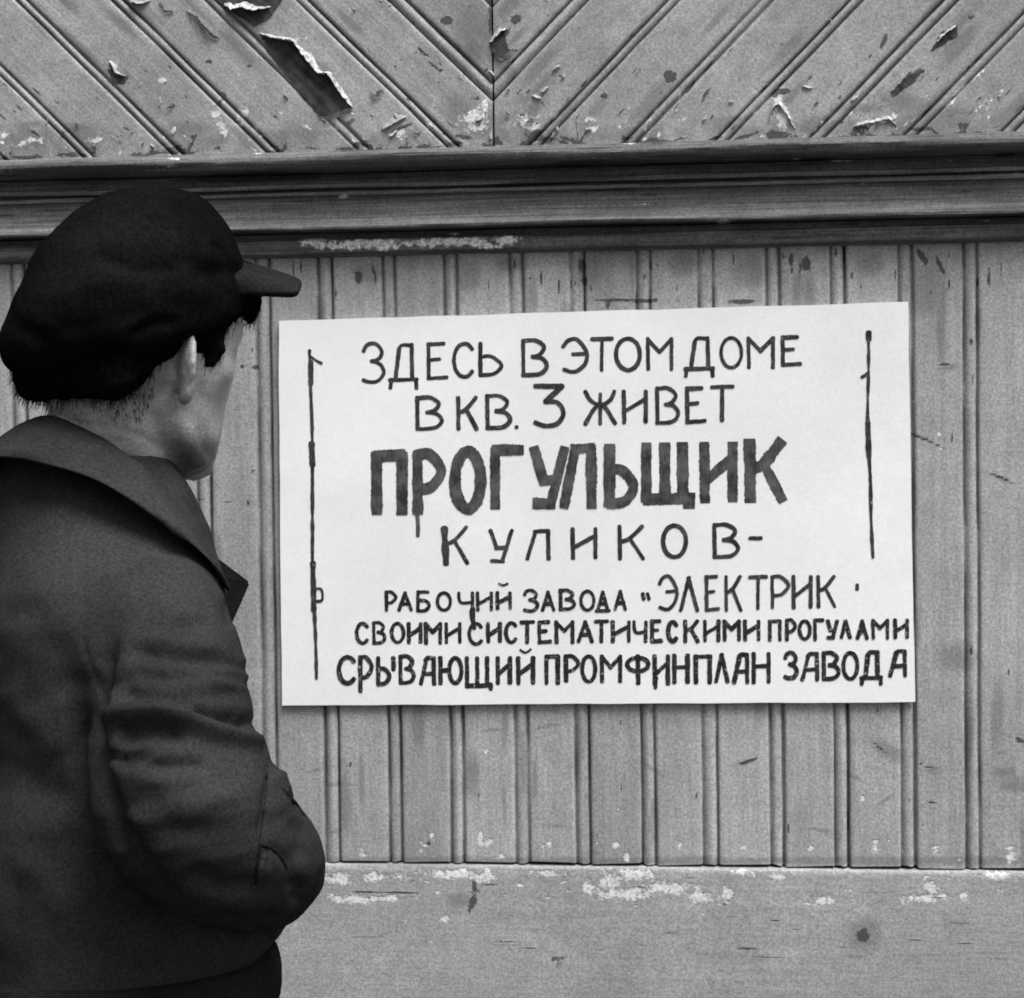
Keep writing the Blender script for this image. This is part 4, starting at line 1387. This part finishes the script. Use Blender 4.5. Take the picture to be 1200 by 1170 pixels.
# waistband
bm = bmesh.new()
rings = []
for py, ex_ in ((1106, -.004), (1107, .006), (1113, .009), (1122, .011), (1132, .012), (1150, .012), (1160, .011), (1161, -.006)):
    rings.append(trunk_ring(py, .010, .140 + ex_, .170 + ex_, n=90))
loft(bm, rings, True)
fix(bm)
sub('waistband', bm, M_TROU, jacket, person, True)

# --- trousers and boots
bm = bmesh.new()
loft(bm, [hips(zh + .01, .008, .115, .140), hips(zh - .03, .010, .136, .165), hips(zh - .10, .008, .150, .185), hips(zh - .20, -.005, .13, .182), hips(zh - .26, -.005, .10, .16)])
for s in (-1, 1):
    tube(bm, [(legp(s, 0, .088, zh - .15), .098), (legp(s, .01, .092, .62), .085), (legp(s, .01, .095, .48), .075), (legp(s, -.005, .098, .30), .072), (legp(s, -.015, .10, .12), .068), (legp(s, -.015, .10, .075), .07)], 24, 6)
me = remesh(bm, 0.008, 4, 0.5)
folds(me, [], 0.005, 14)
to_part('trousers', me, M_TROU, person)
for s in (-1, 1):
    bm = bmesh.new()
    tube(bm, [(legp(s, -.015, .10, .17), .052), (legp(s, -.02, .10, .10), .050), (legp(s, -.03, .10, .055), .052)], 18, 4)
    tube(bm, [(legp(s, -.05, .10, .045), .044), (legp(s, .05, .108, .045), .046), (legp(s, .15, .116, .038), .038)], 18, 4)
    me = remesh(bm, 0.006, 3, 0.5)
    P = coords(me)
    P[:, 2] = np.maximum(P[:, 2], 0.002)
    setco(me, P)
    to_part('boot', me, M_BOOT, person)

# --- hair under the cap, sideburn and nape
bm = bmesh.new()
HAIR = [(.075, .088, -.108, .079), (.055, .091, -.112, .082), (.036, .082, -.115, .083), (.020, .066, -.116, .0830), (.006, .050, -.116, .0825), (-.006, .036, -.115, .081), (-.012, .008, -.114, .080),
        (-.020, -.022, -.113, .079), (-.034, -.034, -.110, .075), (-.048, -.050, -.103, .068), (-.056, -.062, -.096, .058)]
rings = []
for (u, ff, fb, wd) in HAIR:
    mid, half = (ff + fb) / 2, (ff - fb) / 2
    ring = []
    for q in range(48):
        a = 2 * math.pi * q / 48
        c, s_ = math.cos(a), math.sin(a)
        ex = 3.4 if c > 0 else 2.1
        rr = (abs(c) ** ex + abs(s_) ** ex) ** (-1 / ex)
        ring.append(hp(mid + half * c * rr, wd * s_ * rr, u))
    rings.append(ring)
loft(bm, rings)
for s in (-1, 1):
    tube(bm, [(hp(.026, s * .070, .01), .012), (hp(.024, s * .071, -.004), .011), (hp(.018, s * .070, -.014), .008)], 12, 4)
    tube(bm, [(hp(.076, s * .050, .074), .020), (hp(.084, s * .053, .052), .014), (hp(.086, s * .053, .040), .009), (hp(.086, s * .053, .032), .005)], 12, 4)
me = remesh(bm, 0.0045, 2, 0.5)
P, N = coords(me), normals(me)
nz = np.array([noise.noise(Vector(p) * 150) + noise.noise(Vector(p) * 70) for p in P])
setco(me, P + N * (0.0022 * nz)[:, None])
bmh = bmesh.new()
bmh.from_mesh(me)
bmh.normal_update()
rh = random.Random(5)
HCv = HC.copy()
cand = [f_ for f_ in bmh.faces if -.065 < (f_.calc_center_median() - HCv).dot(UH) < .05]
for _ in range(5200):
    f_ = rh.choice(cand)
    c_ = f_.calc_center_median()
    n_ = f_.normal
    loc = c_ - HCv
    uu = loc.dot(UH)
    dr = (-UH * 1.0 - FH * 0.35 + n_ * rh.uniform(.05, .45) + Vector((rh.gauss(0, .22), rh.gauss(0, .22), rh.gauss(0, .22)))).normalized()
    ln = rh.uniform(.006, .015) if uu < .0 else rh.uniform(.006, .013)
    sd2 = dr.cross(n_).normalized() * rh.uniform(.0003, .00055)
    b0 = c_ - n_ * .001 + Vector((rh.uniform(-.003, .003), rh.uniform(-.003, .003), rh.uniform(-.003, .003)))
    v0, v1, v2 = bmh.verts.new(b0 - sd2), bmh.verts.new(b0 + sd2), bmh.verts.new(b0 + n_ * .0006)
    v3 = bmh.verts.new(b0 + dr * ln - n_ * ln * ln * 8)
    for tri in ((v0, v1, v3), (v1, v2, v3), (v2, v0, v3)):
        bmh.faces.new(tri)
for _ in range(1500):
    c_, n_ = rh.choice(NAPE)
    uu = (c_ - HCv).dot(UH)
    if rh.random() < (-.045 - uu) / .034:
        continue
    dr = (-UH * 1.0 + n_ * rh.uniform(.02, .2) + Vector((rh.gauss(0, .2), rh.gauss(0, .2), 0))).normalized()
    sd2 = dr.cross(n_).normalized() * rh.uniform(.0002, .00035)
    b0 = c_ + Vector((rh.uniform(-.002, .002), rh.uniform(-.002, .002), rh.uniform(-.002, .002)))
    v0, v1, v2, v3 = bmh.verts.new(b0 - sd2), bmh.verts.new(b0 + sd2), bmh.verts.new(b0 + n_ * .0006), bmh.verts.new(b0 + dr * rh.uniform(.003, .008) + n_ * .0006)
    for tri in ((v0, v1, v3), (v1, v2, v3), (v2, v0, v3)):
        bmh.faces.new(tri)
bmh.to_mesh(me)
bmh.free()
to_part('hair', me, M_HAIR, person)

# --- cap: soft wide crown sagging to the back, short peak
rowsC = [(223, 178, 215), (228, 148, 230), (238, 116, 246), (252, 92, 259), (270, 73, 270), (290, 56, 277), (310, 43, 283), (330, 32, 287), (350, 23, 287), (370, 15, 284), (390, 9, 278),
         (408, 6, 262), (425, 10, 240), (440, 24, 215), (450, 44, 188), (456, 70, 160)]
bm = bmesh.new()
rings = []
HXA = pm(165, 350).x
for (py, xl, xr) in rowsC:
    c0 = pm((xl + xr) / 2, py, -0.006)
    hw = (xr - xl) / 2 / PXM
    hd = hw * 1.06 + 0.022
    ring = []
    for q in range(60):
        a = 2 * math.pi * q / 60
        c, s = math.cos(a), math.sin(a)
        ex = 2.15
        rr = (abs(c) ** ex + abs(s) ** ex) ** (-1 / ex)
        ring.append(c0 + Vector((hw * c * rr, hd * s * rr, 0)))
    rings.append(ring)
loft(bm, rings)
fix(bm)
# the head opening: cut off what hangs below the brim line, which runs from the brow down to the nape
pa, pb = hp(.09, 0, .066), hp(-.10, 0, -.016)
ax = (pa - pb).normalized()
nrm = ax.cross(RH).normalized()
if nrm.z < 0:
    nrm = -nrm
geom = bm.verts[:] + bm.edges[:] + bm.faces[:]
bmesh.ops.bisect_plane(bm, geom=geom, plane_co=pb - Vector((0, 0, .016)), plane_no=-nrm, clear_outer=True)
bmesh.ops.holes_fill(bm, edges=[e for e in bm.edges if e.is_boundary], sides=0)
me = remesh(bm, 0.005, 5, 0.5)
CAPF = [([(60, 300), (130, 285), (220, 290), (275, 310)], 14, .003), ([(40, 400), (100, 380), (170, 372), (240, 360)], 14, -.004), ([(30, 350), (90, 335), (160, 330)], 16, .003),
        ([(205, 224), (226, 262), (236, 310), (232, 350)], 2.2, -.0022), ([(160, 228), (118, 280), (96, 340), (90, 420)], 2.2, -.0022), ([(190, 226), (186, 280), (176, 340)], 2.2, -.002), ([(150, 395), (180, 380), (215, 378)], 7, -.005), ([(20, 380), (50, 400), (70, 430)], 9, -.005), ([(110, 300), (160, 318), (210, 315)], 8, -.004), ([(250, 285), (265, 300), (272, 320)], 6, -.004), ([(230, 320), (262, 318), (285, 322)], 10, -.004), ([(70, 440), (130, 430), (190, 410)], 12, .004)]
folds(me, CAPF, 0.0035, 21)
cap = to_part('cap', me, M_CAP, person)
bm = bmesh.new()
FC, RC, UC = frame_from(38, 3, 0)


def hc(f, r, u):
    return HC + FC * f + RC * r + UC * u


gr = []
NA, NR = 22, 8
for i in range(NA + 1):
    t = -1 + 2 * i / NA
    col = []
    for j in range(NR + 1):
        v = j / NR
        wid = .074
        r = wid * t * (1 - .10 * v)
        inner = .092 * math.sqrt(max(0, 1 - (t * .86) ** 2)) - .004
        length = .066 * math.sqrt(max(0, 1 - abs(t) ** 4)) + 0.001
        front = inner + length if abs(t) > .93 else .155 - .030 * t * t
        f = inner + (front - inner) * v
        u = .085 - .024 * t * t - .006 * v - 0.006 * v * v
        col.append(bm.verts.new(hc(f, r, u)))
    gr.append(col)
for i in range(NA):
    for j in range(NR):
        bm.faces.new((gr[i][j], gr[i + 1][j], gr[i + 1][j + 1], gr[i][j + 1]))
fix(bm)
tmp = bpy.data.meshes.new('t')
bm.to_mesh(tmp)
bm.free()
o = bpy.data.objects.new('t', tmp)
COL.objects.link(o)
sm = o.modifiers.new('s', 'SOLIDIFY')
sm.thickness = 0.009
sm.offset = 0
sb = o.modifiers.new('u', 'SUBSURF')
sb.levels = 2
dg = bpy.context.evaluated_depsgraph_get()
me = bpy.data.meshes.new_from_object(o.evaluated_get(dg))
bpy.data.objects.remove(o)
vis = to_part('visor', me, M_VISOR, person)
vis.parent = cap
